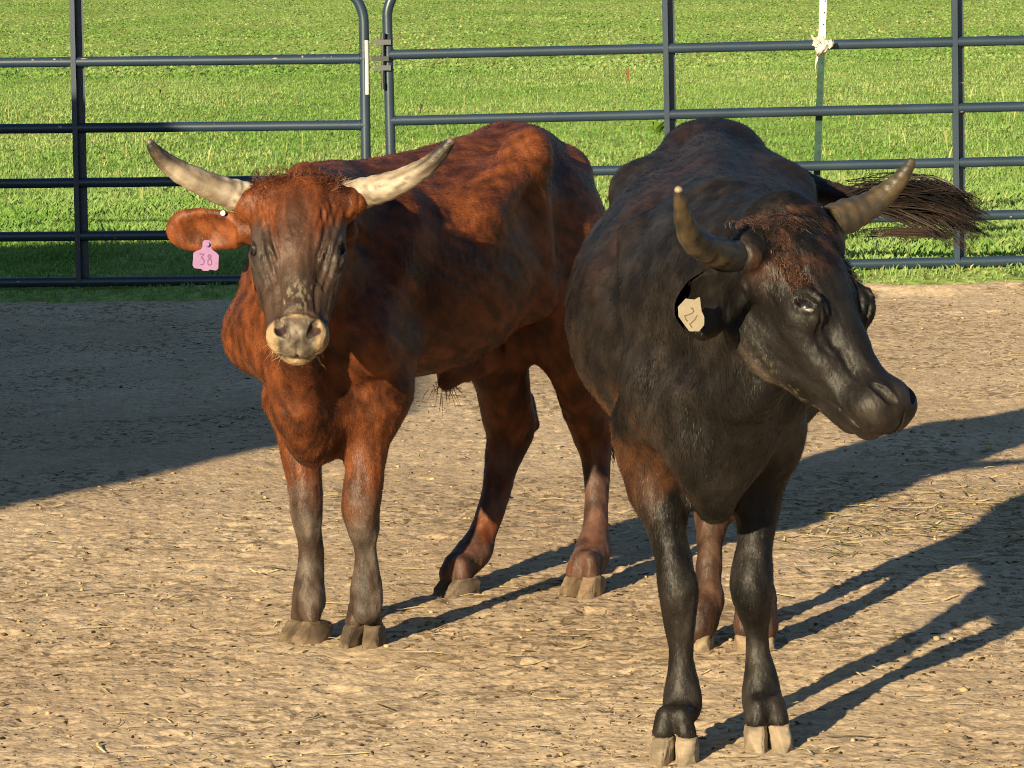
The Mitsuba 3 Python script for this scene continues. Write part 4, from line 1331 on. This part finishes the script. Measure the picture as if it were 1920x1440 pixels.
    sw = [(te + rng.normal(size=3) * 0.012, rng.normal(size=3) * [0.025, 0.025, 0.02] + [0.03, 0, -0.22 - 0.08 * rng.random()], rng.normal(size=3) * 0.04) for _ in range(160)]
    V, F = strands(len(sw), lambda i, t: sw[i][0] + t[:, None] * sw[i][1] + (t * (1 - t))[:, None] * sw[i][2], 5, 6, 0.006)
    add(key + '__tail_switch', (V, F), 'hair', smooth=False, color=np.tile([0.05, 0.025, 0.014], (len(V), 1)))
    sh = B.p(0.553, 0, 0.60)
    tuft = [(sh + rng.normal(size=3) * 0.014, rng.normal(size=3) * 0.018 + [0, 0, -rng.uniform(0.02, 0.055)], rng.normal(size=3) * 0.01) for _ in range(60)]
    V, F = strands(len(tuft), lambda i, t: tuft[i][0] + t[:, None] * tuft[i][1] + (t * (1 - t))[:, None] * tuft[i][2], 6, 4, 0.0018)
    add(key + '__sheath_tuft', (V, F), 'hair', smooth=False, color=np.tile([0.10, 0.045, 0.02], (len(V), 1)))
    # horns
    for px in ([(470, 372, 9.20, 29), (440, 365, 9.19, 29.5), (400, 351, 9.16, 26.5), (350, 329, 9.12, 22.5), (312, 304, 9.09, 18), (290, 281, 9.07, 12.5), (281, 267, 9.06, 7.5)],
               [(645, 370, 9.22, 29), (680, 362, 9.22, 29.5), (720, 352, 9.20, 27), (765, 333, 9.17, 22.5), (804, 309, 9.14, 17.5), (830, 284, 9.12, 12.5), (844, 266, 9.11, 8.5)]):
        m, s = horn_mesh(np.array([at(x, y, d) for x, y, d, _ in px]), np.array([q / pxm(d) for _, _, d, q in px]))
        hv = np.array(m.vertices)
        g = s + 0.30 * (grain(s, 3, 5, 41) - 0.5)
        hc = lerp(np.array([0.34, 0.285, 0.225]), np.array([0.200, 0.155, 0.105]), sm(0.3, 0.7, grain(s, 5, 3.5, 42)))
        hc = hc * (1 - 0.35 * sm(0.6, 0.75, grain(s, 34, 0.8, 46)) * sm(0.5, 0.1, s))[:, None]
        hc = lerp(hc, np.array([0.095, 0.070, 0.043]), 0.8 * sm(0.48, 0.64, g))
        hc = lerp(hc, np.array([0.016, 0.014, 0.0125]), sm(0.56, 0.72, g))
        hc = lerp(hc, np.array([0.12, 0.09, 0.075]), sm(0.95, 0.97, s))
        hc = lerp(hc, np.array([0.075, 0.052, 0.031]), 0.75 * sm(0.50, 0.64, grain(s, 9, 5.5, 44)) * sm(0.0, 0.25, s))
        hc = hc * (0.60 + 0.8 * grain(s, 14, 9, 43))[:, None]
        add(key + '__horn', m, 'horn_keratin', smooth=True, color=np.clip(hc, 0, 1))
    eyes(key, Hs, k, None, 0.0115)
    for i, (px, py, fd, sz, op) in enumerate(((534, 1206, (-0.75, -0.66), 1.08, 0.20), (665, 1217, (-0.30, -0.95), 1.08, 0.30), (822, 1120, (-0.78, -0.62), 1.0, 0.15), (1069, 1122, (-0.55, -0.83), 1.08, 0.35))):
        hoof(key, px, py, 0, fd, op, sz, ((0.105, 0.074, 0.048), (0.075, 0.054, 0.037), (0.080, 0.060, 0.044), (0.14, 0.095, 0.060))[i], key + '__hoof')
    tag(key, 'red brown bull with pale horns, cream muzzle and a pink ear tag', 'bull')
    # ear tag
    tc = at(386, 485, 9.17)
    ux, uy = unit(cright * 1 - cup * 0.06 + fwd * 0.10), unit(cup + cright * 0.07)
    uy = unit(uy - (uy @ ux) * ux)
    q = 1 / pxm(9.17)
    outl = [(-23, 9), (-17, 13), (-10, 16), (-7, 21), (-7, 30), (-4, 34), (4, 34), (7, 30), (7, 21), (11, 16), (18, 12), (23, 7), (23, -17), (20, -20), (8, -19), (5, -22), (-4, -22), (-7, -19), (-20, -18), (-23, -14)]
    three = [(-11.5, 8), (-4, 8), (-8.5, 1), (-4.5, -1), (-2.5, -6), (-4, -11), (-9, -11.5)]
    eight = [(7, 1.5), (3.5, 4.5), (5, 7.5), (8.5, 7), (9.5, 3.5), (7, 1.0), (4, -4), (4.5, -10), (8, -12), (11.5, -9.5), (11, -3), (7, 1.5)]
    S_ = lambda L: [(a * q, b_ * q) for a, b_ in L]
    hang_tag('ear_tag', tc, ux, uy, S_(outl), [S_(three), S_(eight)], 'tag_pink', 'tag_ink', 1.15 * q,
             "pink ear tag marked 38 hanging from the red bull's ear", stud=(0, 27 * q))
    st = trimesh.creation.cylinder(0.006, 0.010, sections=14)
    st.apply_transform(trimesh.geometry.align_vectors([0, 0, 1], [0, -1, 0.2]))
    st.apply_translation(at(418, 400, 9.262))
    add('ear_button', st, 'white_paint', smooth=30)
    tag('ear_button', "small white button at the top edge of the red bull's ear above the pink tag", 'ear button')


# ---- the black bull -----------------------------------------------------------------------------------------------
def black_bull():
    key = 'black_bull'
    S = Flesh()
    r = unit([0.055, 1, 0])
    left = np.array([r[1], -r[0], 0])
    B = Frame([0.437, 8.27, 0], r, left, [0, 0, 1])
    W = 1.12
    torso(S, B, W, 1.225, 1.318, 0.575, 0.31, 0.165, 0.105, 0.175, (0.085, 0.10))
    S.ell(B.p(0.62, -0.02, 0.90), (0.46, 0.325, 0.30), B.M, 0.06)
    for s in (-1, 1):
        S.cone(B.p(W - 0.15, s * 0.10, 1.125), B.p(0.40, s * 0.10, 1.07), 0.08, 0.09, 0.08)
    # neck up and to the right towards the turned head
    S.cone(B.p(0.0, 0, 1.03), at(1470, 480, 7.86), 0.155, 0.10, 0.07)
    S.cone(B.p(-0.06, 0, 0.92), at(1455, 580, 7.86), 0.16, 0.11, 0.07)
    S.cone(B.p(-0.13, 0, 0.80), at(1425, 690, 7.90), 0.105, 0.08, 0.06)
    S.cone(B.p(0.06, 0, 1.14), at(1475, 430, 7.86), 0.085, 0.075, 0.07)
    S.chain([at(1415, 735, 7.92), at(1380, 800, 8.00), B.p(-0.19, 0.0, 0.70), B.p(-0.15, 0.0, 0.58), B.p(-0.06, 0, 0.545), B.p(0.10, 0, 0.57)], [0.045, 0.045, 0.05, 0.042, 0.04, 0.05], 0.06)
    # front legs
    leg(S, [(1225, 800, 8.32, 78), (1222, 870, 8.31, 60), (1226, 920, 8.30, 50), (1244, 970, 8.28, 41), (1256, 1020, 8.27, 34), (1266, 1070, 8.25, 35.5), (1272, 1110, 8.24, 38.5), (1275, 1160, 8.25, 32), (1276, 1195, 8.26, 25.5),
            (1277, 1232, 8.26, 22.5), (1279, 1270, 8.26, 28), (1280, 1316, 8.25, 37), (1278, 1336, 8.24, 30)])
    leg(S, [(1436, 800, 8.36, 72), (1432, 870, 8.35, 52), (1424, 930, 8.34, 43), (1420, 970, 8.33, 39), (1415, 1020, 8.31, 33.5), (1411, 1068, 8.29, 38.5), (1410, 1102, 8.28, 40), (1414, 1145, 8.29, 31.5), (1420, 1186, 8.31, 21.5),
            (1422, 1230, 8.31, 23.5), (1426, 1270, 8.30, 33), (1430, 1316, 8.29, 37), (1432, 1336, 8.28, 30)])
    for a_ in ((1259, 1437, (-0.16, -1), 0.26, 1.07, (1280, 1325, 8.25)), (1450, 1414, (0.10, -1), 0.34, 1.07, (1430, 1320, 8.29)), (1292, 1222, (-0.25, -1), 0.30, 1.0, (1322, 1130, 9.5)), (1420, 1226, (0.05, -1), 0.30, 1.0, (1422, 1130, 9.46))):
        toes(S, *a_)
    # hind legs
    leg(S, [(1290, 640, 9.46, 100), (1295, 760, 9.40, 75), (1318, 860, 9.52, 50), (1335, 925, 9.60, 40), (1335, 965, 9.60, 33), (1331, 1020, 9.56, 24), (1329, 1070, 9.53, 24), (1325, 1110, 9.51, 25), (1318, 1150, 9.48, 26), (1306, 1180, 9.46, 26)])
    S.cone(at(1342, 890, 9.68), at(1342, 940, 9.68), 0.014, 0.024, 0.03)
    leg(S, [(1410, 640, 9.46, 100), (1405, 760, 9.40, 75), (1415, 860, 9.52, 50), (1420, 925, 9.60, 40), (1420, 965, 9.60, 33), (1421, 1020, 9.54, 25), (1422, 1070, 9.50, 25), (1422, 1110, 9.47, 26), (1422, 1150, 9.44, 27), (1421, 1180, 9.43, 27)])
    S.cone(at(1418, 890, 9.68), at(1418, 940, 9.68), 0.014, 0.024, 0.03)
    for x, y, d in ((1252, 1322, 8.33), (1305, 1322, 8.33), (1400, 1320, 8.38), (1458, 1318, 8.38), (1346, 1158, 9.55), (1300, 1160, 9.55), (1400, 1158, 9.5), (1446, 1158, 9.5)):
        S.cone(at(x, y - 5, d), at(x, y + 9, d), 0.009, 0.012, 0.015)
    S.chain([B.p(0.62, 0, 0.585), B.p(0.48, 0, 0.56), B.p(0.42, 0, 0.54)], [0.06, 0.042, 0.026], 0.04)
    # tail swung out to the right
    dock = [B.p(W + 0.22, 0, 1.20), at(1440, 320, 9.72), at(1520, 352, 9.70), at(1590, 372, 9.60), at(1660, 377, 9.50), at(1725, 384, 9.42)]
    S.chain(dock, [0.045, 0.040, 0.036, 0.031, 0.024, 0.014], 0.025)
    # head, turned to the animal's left
    poll = at(1497, 412, 7.73)
    yaw, pit = math.radians(47), math.radians(51.5)
    hz_ = np.array([math.sin(yaw), -math.cos(yaw), 0])
    ax = unit(hz_ * math.cos(pit) + np.array([0, 0, -math.sin(pit)]))
    zn = unit(hz_ * math.sin(pit) + np.array([0, 0, math.cos(pit)]))
    yl = np.array([math.cos(yaw), math.sin(yaw), 0])             # the animal's left, away from the camera
    roll = math.radians(-4)
    yl, zn = unit(yl * math.cos(roll) + zn * math.sin(roll)), unit(zn * math.cos(roll) - yl * math.sin(roll))
    k = np.array([0.97, 1.05, 1.15])                                # a shorter, deeper head
    Hd = Frame(poll, ax, yl, zn)
    Hs = Frame(poll, ax, yl, zn)
    Hs.M = Hs.M * k[:, None]

    e1b, e1t = Hs.p(0.080, -0.108, -0.095), at(1262, 588, 7.585)
    e2b, e2t = Hs.p(0.075, 0.100, -0.115), Hs.p(0.13, 0.26, -0.19)
    holes = head(S, Scaled(Hd, Hs), [(e1b, e1t, np.array([-0.10, -0.90, -0.35]), 0.076), (e2b, e2t, np.array([0.3, -0.8, -0.3]), 0.052)], nostril=1.30, step=False, soft=2.0, chin=0.8, slit=0.0076, blunt=True)
    v, f = S.mesh(0.0062)
    v, f = face_detail(S, v, f, Hd, k)
    n = vnormals(v, f)
    b = B.inv(v)
    h = Hd.inv(v) / k
    hx, hz, hy, hs = h[:, 0], h[:, 2], np.abs(h[:, 1]), h[:, 1]
    inhead = sm(0.02, -0.03, np.maximum(np.maximum(hy - 0.155, -hx - 0.06), np.maximum(-0.21 - hz, hx - 0.50)))
    neck = sm(0.12, -0.08, b[:, 0]) * sm(0.58, 0.72, v[:, 2]) * (1 - inhead)
    disp = 0.007 * (fb(v, 6, 3, 1) - 0.5) * (1 - inhead) + 0.004 * (fb(v, 24, 3, 2) - 0.5)
    # locks of the coat lie along its growth
    w1 = np.column_stack([b[:, 0] * 0.75 - b[:, 2] * 0.5, b[:, 0] * 0.5 + b[:, 2] * 0.8, b[:, 1]])
    w1 = np.where((v[:, 2] < 0.6)[:, None], np.column_stack([v[:, 2], v[:, 0], v[:, 1]]), w1)
    w1 = np.where((inhead > 0.5)[:, None], np.column_stack([h[:, 0], h[:, 1], h[:, 2]]), w1)
    streak = fb(w1 * [9, 42, 42], 1.0, 3, 91)
    disp = disp + 0.0055 * (streak - 0.5) + 0.010 * (fb(v, 4.5, 2, 92) - 0.5) * (1 - inhead) * sm(0.5, 0.65, v[:, 2])
    legz = sm(0.60, 0.45, v[:, 2])
    disp = disp + legz * 0.005 * (fb(v * [1, 1, 0.35], 38, 3, 9) - 0.5)
    disp = disp + neck * 0.010 * np.sin(36 * (v[:, 0] * 0.75 - 0.4 * v[:, 2] + 0.3 * v[:, 1]) + 7 * fb(v, 4, 2, 3))
    curl = inhead * sm(0.17, 0.10, hx) * sm(-0.09, -0.05, hz) * sm(0.125, 0.105, hy)
    disp = disp + curl * 0.014 * (fb(v, 40, 3, 6) - 0.35)
    orb = inhead * sm(0.085, 0.05, np.linalg.norm(np.column_stack([0.8 * (hx - 0.185), hy - 0.10, hz + 0.04]), axis=1))
    v = v + n * disp[:, None]
    n = vnormals(v, f)
    p = v
    blk, brn, rst = np.array([0.0038, 0.0033, 0.0032]), np.array([0.0082, 0.0062, 0.0053]), np.array([0.052, 0.020, 0.0085])
    c = lerp(blk, brn, sm(0.35, 0.65, fb(p, 5, 4, 51)))
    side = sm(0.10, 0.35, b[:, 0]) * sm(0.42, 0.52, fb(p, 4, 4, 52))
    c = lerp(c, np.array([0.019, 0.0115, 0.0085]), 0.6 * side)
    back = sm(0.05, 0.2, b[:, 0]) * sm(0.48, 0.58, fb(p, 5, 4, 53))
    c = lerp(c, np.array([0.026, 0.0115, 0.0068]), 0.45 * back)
    rust = sm(0.80, 0.70, v[:, 2]) * sm(0.47, 0.60, v[:, 2]) * sm(0.42, 0.56, fb(p, 8, 3, 54) + 0.12 * sm(-0.10, -0.22, b[:, 1])) * sm(-0.02, -0.12, b[:, 1])
    c = lerp(c, rst, 0.85 * rust)
    hind = sm(0.75, 0.9, b[:, 0]) * sm(0.75, 0.55, v[:, 2])
    c = lerp(c, lerp(np.array([0.030, 0.0125, 0.0075]), np.array([0.060, 0.031, 0.020]), sm(0.35, 0.65, fb(p, 9, 3, 55))), 0.9 * hind)
    dust = sm(0.62, 0.40, v[:, 2]) * sm(0.42, 0.62, fb(p * [1, 1, 0.5], 19, 3, 65)) * sm(0.6, 0.3, b[:, 0])
    c = lerp(c, np.array([0.028, 0.023, 0.020]), 0.6 * dust)
    poll_c = inhead * sm(0.19, 0.08, hx) * sm(0.44, 0.62, fb(p, 20, 3, 56)) * sm(-0.1, -0.04, hz)
    c = lerp(c, np.array([0.052, 0.024, 0.015]), 0.8 * poll_c)
    fc = inhead * sm(0.36, 0.42, fb(p, 12, 3, 57)) * sm(0.12, 0.2, hx)
    c = lerp(c, np.array([0.0125, 0.0105, 0.0095]), 0.6 * fc)
    jaw = inhead * sm(-0.155, -0.185, hz) * sm(0.12, 0.22, hx)
    c = lerp(c, np.array([0.060, 0.046, 0.039]), 0.75 * jaw)
    mz = inhead * sm(0.40, 0.44, hx)
    c = lerp(c, np.array([0.024, 0.018, 0.015]), 0.7 * mz)
    nos = np.minimum(*[np.linalg.norm(v - q, axis=1) for q in holes])
    c = lerp(c, np.array([0.11, 0.055, 0.042]), inhead * sm(0.013, 0.009, nos) * 0.8)
    c = c * (0.75 + 0.5 * fb(p * [1, 1, 0.6], 34, 3, 58))[:, None]
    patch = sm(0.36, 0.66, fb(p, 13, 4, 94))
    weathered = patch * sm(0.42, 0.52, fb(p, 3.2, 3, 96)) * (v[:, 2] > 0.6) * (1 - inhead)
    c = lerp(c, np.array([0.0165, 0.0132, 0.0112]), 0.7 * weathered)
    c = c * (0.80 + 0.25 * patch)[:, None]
    grit = inhead * sm(-0.13, -0.165, hz) * sm(0.14, 0.2, hx) * sm(0.60, 0.66, fb(p, 140, 2, 95))
    c = lerp(c, np.array([0.075, 0.062, 0.034]), 0.7 * grit)
    c = c * (0.55 + 0.8 * sm(0.25, 0.75, streak))[:, None]
    c = np.clip(c, 0, 1)
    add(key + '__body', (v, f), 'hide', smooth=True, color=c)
    flow = np.tile(B.v(0.7, 0, -0.55), (len(v), 1)) + np.sign(b[:, 1])[:, None] * B.v(0, 0.35, 0)
    flow = np.where((v[:, 2] < 0.60)[:, None], [0, 0, -1.0], flow)
    front = sm(0.05, -0.1, b[:, 0]) * (1 - inhead) * (v[:, 2] > 0.6)
    flow = flow * (1 - front[:, None]) + front[:, None] * np.array([-0.1, -0.25, -1.0])
    flow = flow * (1 - inhead[:, None]) + inhead[:, None] * (Hd.v(1, 0, -0.25) + np.sign(hs)[:, None] * 0.3 * Hd.v(0, 1, 0))
    length = 0.0125 * (1 - 0.40 * inhead) * (0.55 + 0.45 * sm(0.2, 0.6, v[:, 2])) + curl * 0.014 + front * 0.006
    bare = inhead * sm(0.40, 0.43, hx) * 0.85
    dens = np.maximum(1 - bare, 0.0) * (0.6 + 0.9 * inhead + 1.0 * sm(0.65, 0.5, v[:, 2]))
    onear = sm(0.12, 0.14, hy) * (np.abs(hx - 0.1) < 0.2) * (hz > -0.3) * (hy < 0.4)
    dens, length = dens * (1 - 0.8 * onear), length * (1 - 0.5 * onear)
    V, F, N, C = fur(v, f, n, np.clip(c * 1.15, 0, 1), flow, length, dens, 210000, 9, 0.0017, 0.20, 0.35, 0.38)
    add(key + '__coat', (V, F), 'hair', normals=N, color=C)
    tag(key + '__coat', kind='stuff')
    rng = np.random.default_rng(15)
    # curly forelock
    fl = []
    for i in range(2600):
        x, y = rng.uniform(-0.05, 0.16), rng.uniform(-0.11, 0.11)
        fl.append((Hs.p(x, y, -0.004 - 1.9 * y * y - (0.9 * max(-x, 0))), rng.normal(size=3), rng.uniform(0.010, 0.026), rng.uniform(0, 6.28)))

    def curly(i, t):
        p0, q, L, ph = fl[i]
        u_, w_ = unit(np.cross(q, zn)), unit(np.cross(np.cross(q, zn), zn))
        return p0 + zn * (0.6 * L * t)[:, None] + (u_ * np.cos(ph + 3.6 * t)[:, None] + w_ * np.sin(ph + 3.6 * t)[:, None]) * 0.5 * L + ax * (0.6 * L * t * t)[:, None]
    V, F = strands(len(fl), curly, 8, 4, 0.0015)
    cc = lerp(np.array([0.018, 0.013, 0.011]), np.array([0.07, 0.034, 0.022]), sm(0.35, 0.7, fb(V, 20, 2, 2)))
    add(key + '__forelock', (V, F), 'hair', smooth=False, color=cc)
    # tail switch: long strands from the end of the dock, some sagging back
    clumps = []
    for i in range(26):
        ex = 1778 + 68 * rng.random() ** 0.6
        clumps.append((ex, 405 + rng.normal() * 24 + 0.12 * (ex - 1778), rng.normal() * 10 - 16, 9.36 + 0.07 * rng.normal(), rng.uniform(0.35, 1.3), 372 + rng.normal() * 13))
    clumps += [(1862, 446, -6, 9.36, 0.8, 378), (1874, 430, -12, 9.33, 0.7, 374), (1858, 408, -22, 9.4, 0.9, 366), (1838, 384, -24, 9.38, 0.7, 362), (1795, 462, 4, 9.34, 0.6, 384), (1760, 450, -2, 9.36, 0.8, 384)]
    sw = []
    for i in range(1150):
        q = clumps[i % len(clumps)]
        s = rng.random() ** 0.8
        w = 3.0 if q[0] < 1850 else 1.5
        sw.append((1580 + 150 * s, q[5] + 14 * s * (q[1] - 372) / 60 + rng.normal() * 5, q[0] + rng.normal() * 7, q[1] + rng.normal() * w * 1.6, q[2] + rng.normal() * 3.5, 9.52 - 0.1 * s, q[3] + 0.008 * rng.normal(), q[4]))

    def tailhair(i, t):
        a, b_, e, g_, s_, d0, d1, _ = sw[i]
        return np.array([at(a + (e - a) * x, b_ + (g_ - b_) * x ** 1.4 + s_ * math.sin(math.pi * x ** 0.8) + 1.5 * math.sin(9 * x + i % 32), d0 + (d1 - d0) * x) for x in t])
    V, F = strands(len(sw), tailhair, 9, 7, 0.0024)
    cc = lerp(np.array([0.007, 0.0052, 0.0045]), np.array([0.028, 0.019, 0.0155]), sm(0.3, 0.75, fb(V * [1, 1, 2.5], 14, 3, 2))) * np.repeat([q[7] for q in sw], len(V) // len(sw))[:, None]
    add(key + '__tail_switch', (V, F), 'hair', smooth=False, color=cc)
    wisps = [(1770 + rng.normal() * 12, 440 + rng.normal() * 5, 1590 + 90 * rng.random(), 440 + rng.normal() * 4, rng.normal() * 5 - 4) for _ in range(60)]
    V, F = strands(len(wisps), lambda i, t: np.array([at(wisps[i][0] + (wisps[i][2] - wisps[i][0]) * x, wisps[i][1] + (wisps[i][3] - wisps[i][1]) * x + wisps[i][4] * math.sin(3.1 * x), 9.38) for x in t]), 10, 8, 0.003)
    add(key + '__tail_switch', (V, F), 'hair', smooth=False, color=np.tile([0.022, 0.0125, 0.009], (len(V), 1)))
    for px in ([(1440, 470, 7.70, 31), (1408, 478, 7.67, 32), (1370, 480, 7.62, 30), (1328, 468, 7.56, 29), (1298, 446, 7.50, 25), (1283, 415, 7.45, 19), (1276, 384, 7.42, 14), (1272, 357, 7.40, 9)],
               [(1555, 418, 7.88, 32), (1588, 405, 7.91, 33), (1625, 388, 7.93, 27), (1658, 365, 7.94, 22), (1684, 340, 7.94, 17), (1700, 318, 7.94, 12.5), (1708, 304, 7.94, 8.5)]):
        m, s = horn_mesh(np.array([at(x, y, d) for x, y, d, _ in px]), np.array([q / pxm(d) for _, _, d, q in px]))
        hv = np.array(m.vertices)
        hc = lerp(np.array([0.125, 0.103, 0.083]) * (0.12 if px[0][0] < 1500 else 0.24), np.array([0.135, 0.092, 0.045]) * (0.36 if px[0][0] < 1500 else 0.45), sm(0.38, 0.62, fb(hv, 20, 3, 61)))
        hc = lerp(hc, np.array([0.012, 0.010, 0.007]) * (1.0 if px[0][0] < 1500 else 2.5), 0.85 * sm(0.46, 0.60, grain(s, 7, 3.5, 62)))
        hc = lerp(hc, np.array([0.20, 0.165, 0.11]), sm(0.955, 0.975, s) * (px[0][0] < 1500))
        hc = lerp(hc, np.array([0.011, 0.012, 0.015]), 0.8 * sm(0.45, 0.25, s) * (px[0][0] < 1500) * sm(0.35, 0.55, grain(s, 4, 3, 64)))
        hc = hc * (0.55 + 0.9 * grain(s, 13, 9, 63))[:, None]
        add(key + '__horn', m, 'horn_keratin', smooth=True, color=np.clip(hc, 0, 1))
    eyes(key, Hs, 1.04, (0.11, 0.10, 0.09), 0.0076)
    for i, (px, py, fd, sz, op) in enumerate(((1259, 1437, (-0.16, -1), 1.07, 0.26), (1450, 1414, (0.10, -1), 1.07, 0.34), (1292, 1222, (-0.25, -1), 1.0, 0.30), (1420, 1226, (0.05, -1), 1.0, 0.30))):
        hoof(key, px, py, 0, fd, op, sz, ((0.215, 0.170, 0.120), (0.20, 0.157, 0.11), (0.22, 0.168, 0.112), (0.19, 0.138, 0.092))[i], key + '__hoof')
    tag(key, 'black bull with dusty brown horns and a cream ear tag, head turned to the right', 'bull')
    tc = at(1297, 591, 7.54)
    ux, uy = unit(cright * 0.92 - cup * 0.16 + fwd * 0.05), unit(cup + cright * 0.2)
    uy = unit(uy - (uy @ ux) * ux)
    q = 1 / pxm(7.54)
    T2 = lambda L: [(a * q, b_ * q) for a, b_ in L]
    # measured along the picture, turned into the plate's own axes
    Mx = np.linalg.inv(np.array([[ux @ cright, uy @ cright], [ux @ cup, uy @ cup]]))
    conv = lambda L: [tuple(Mx @ np.array([a - 1297, 591 - b_]) * q) for a, b_ in L]
    outl = [(1286, 561), (1302, 563), (1311, 558), (1314, 583), (1319, 594), (1319, 609), (1310, 620), (1293, 620), (1281, 604), (1273, 593), (1272, 576)]
    two = [(1295.5, 578), (1298.5, 578), (1300.5, 584), (1298, 587), (1291, 590), (1283.5, 592.5), (1286, 599), (1288.5, 602)]
    one = [(1306.5, 592), (1303, 599), (1295, 607), (1293, 607.5), (1297, 614)]
    hang_tag('ear_tag_001', tc, ux, uy, conv(outl), [conv(two), conv(one)], 'tag_cream', 'tag_ink_brown', 1.25 * q,
             "cream ear tag marked 21 hanging from the black bull's ear")


red_bull()
black_bull()
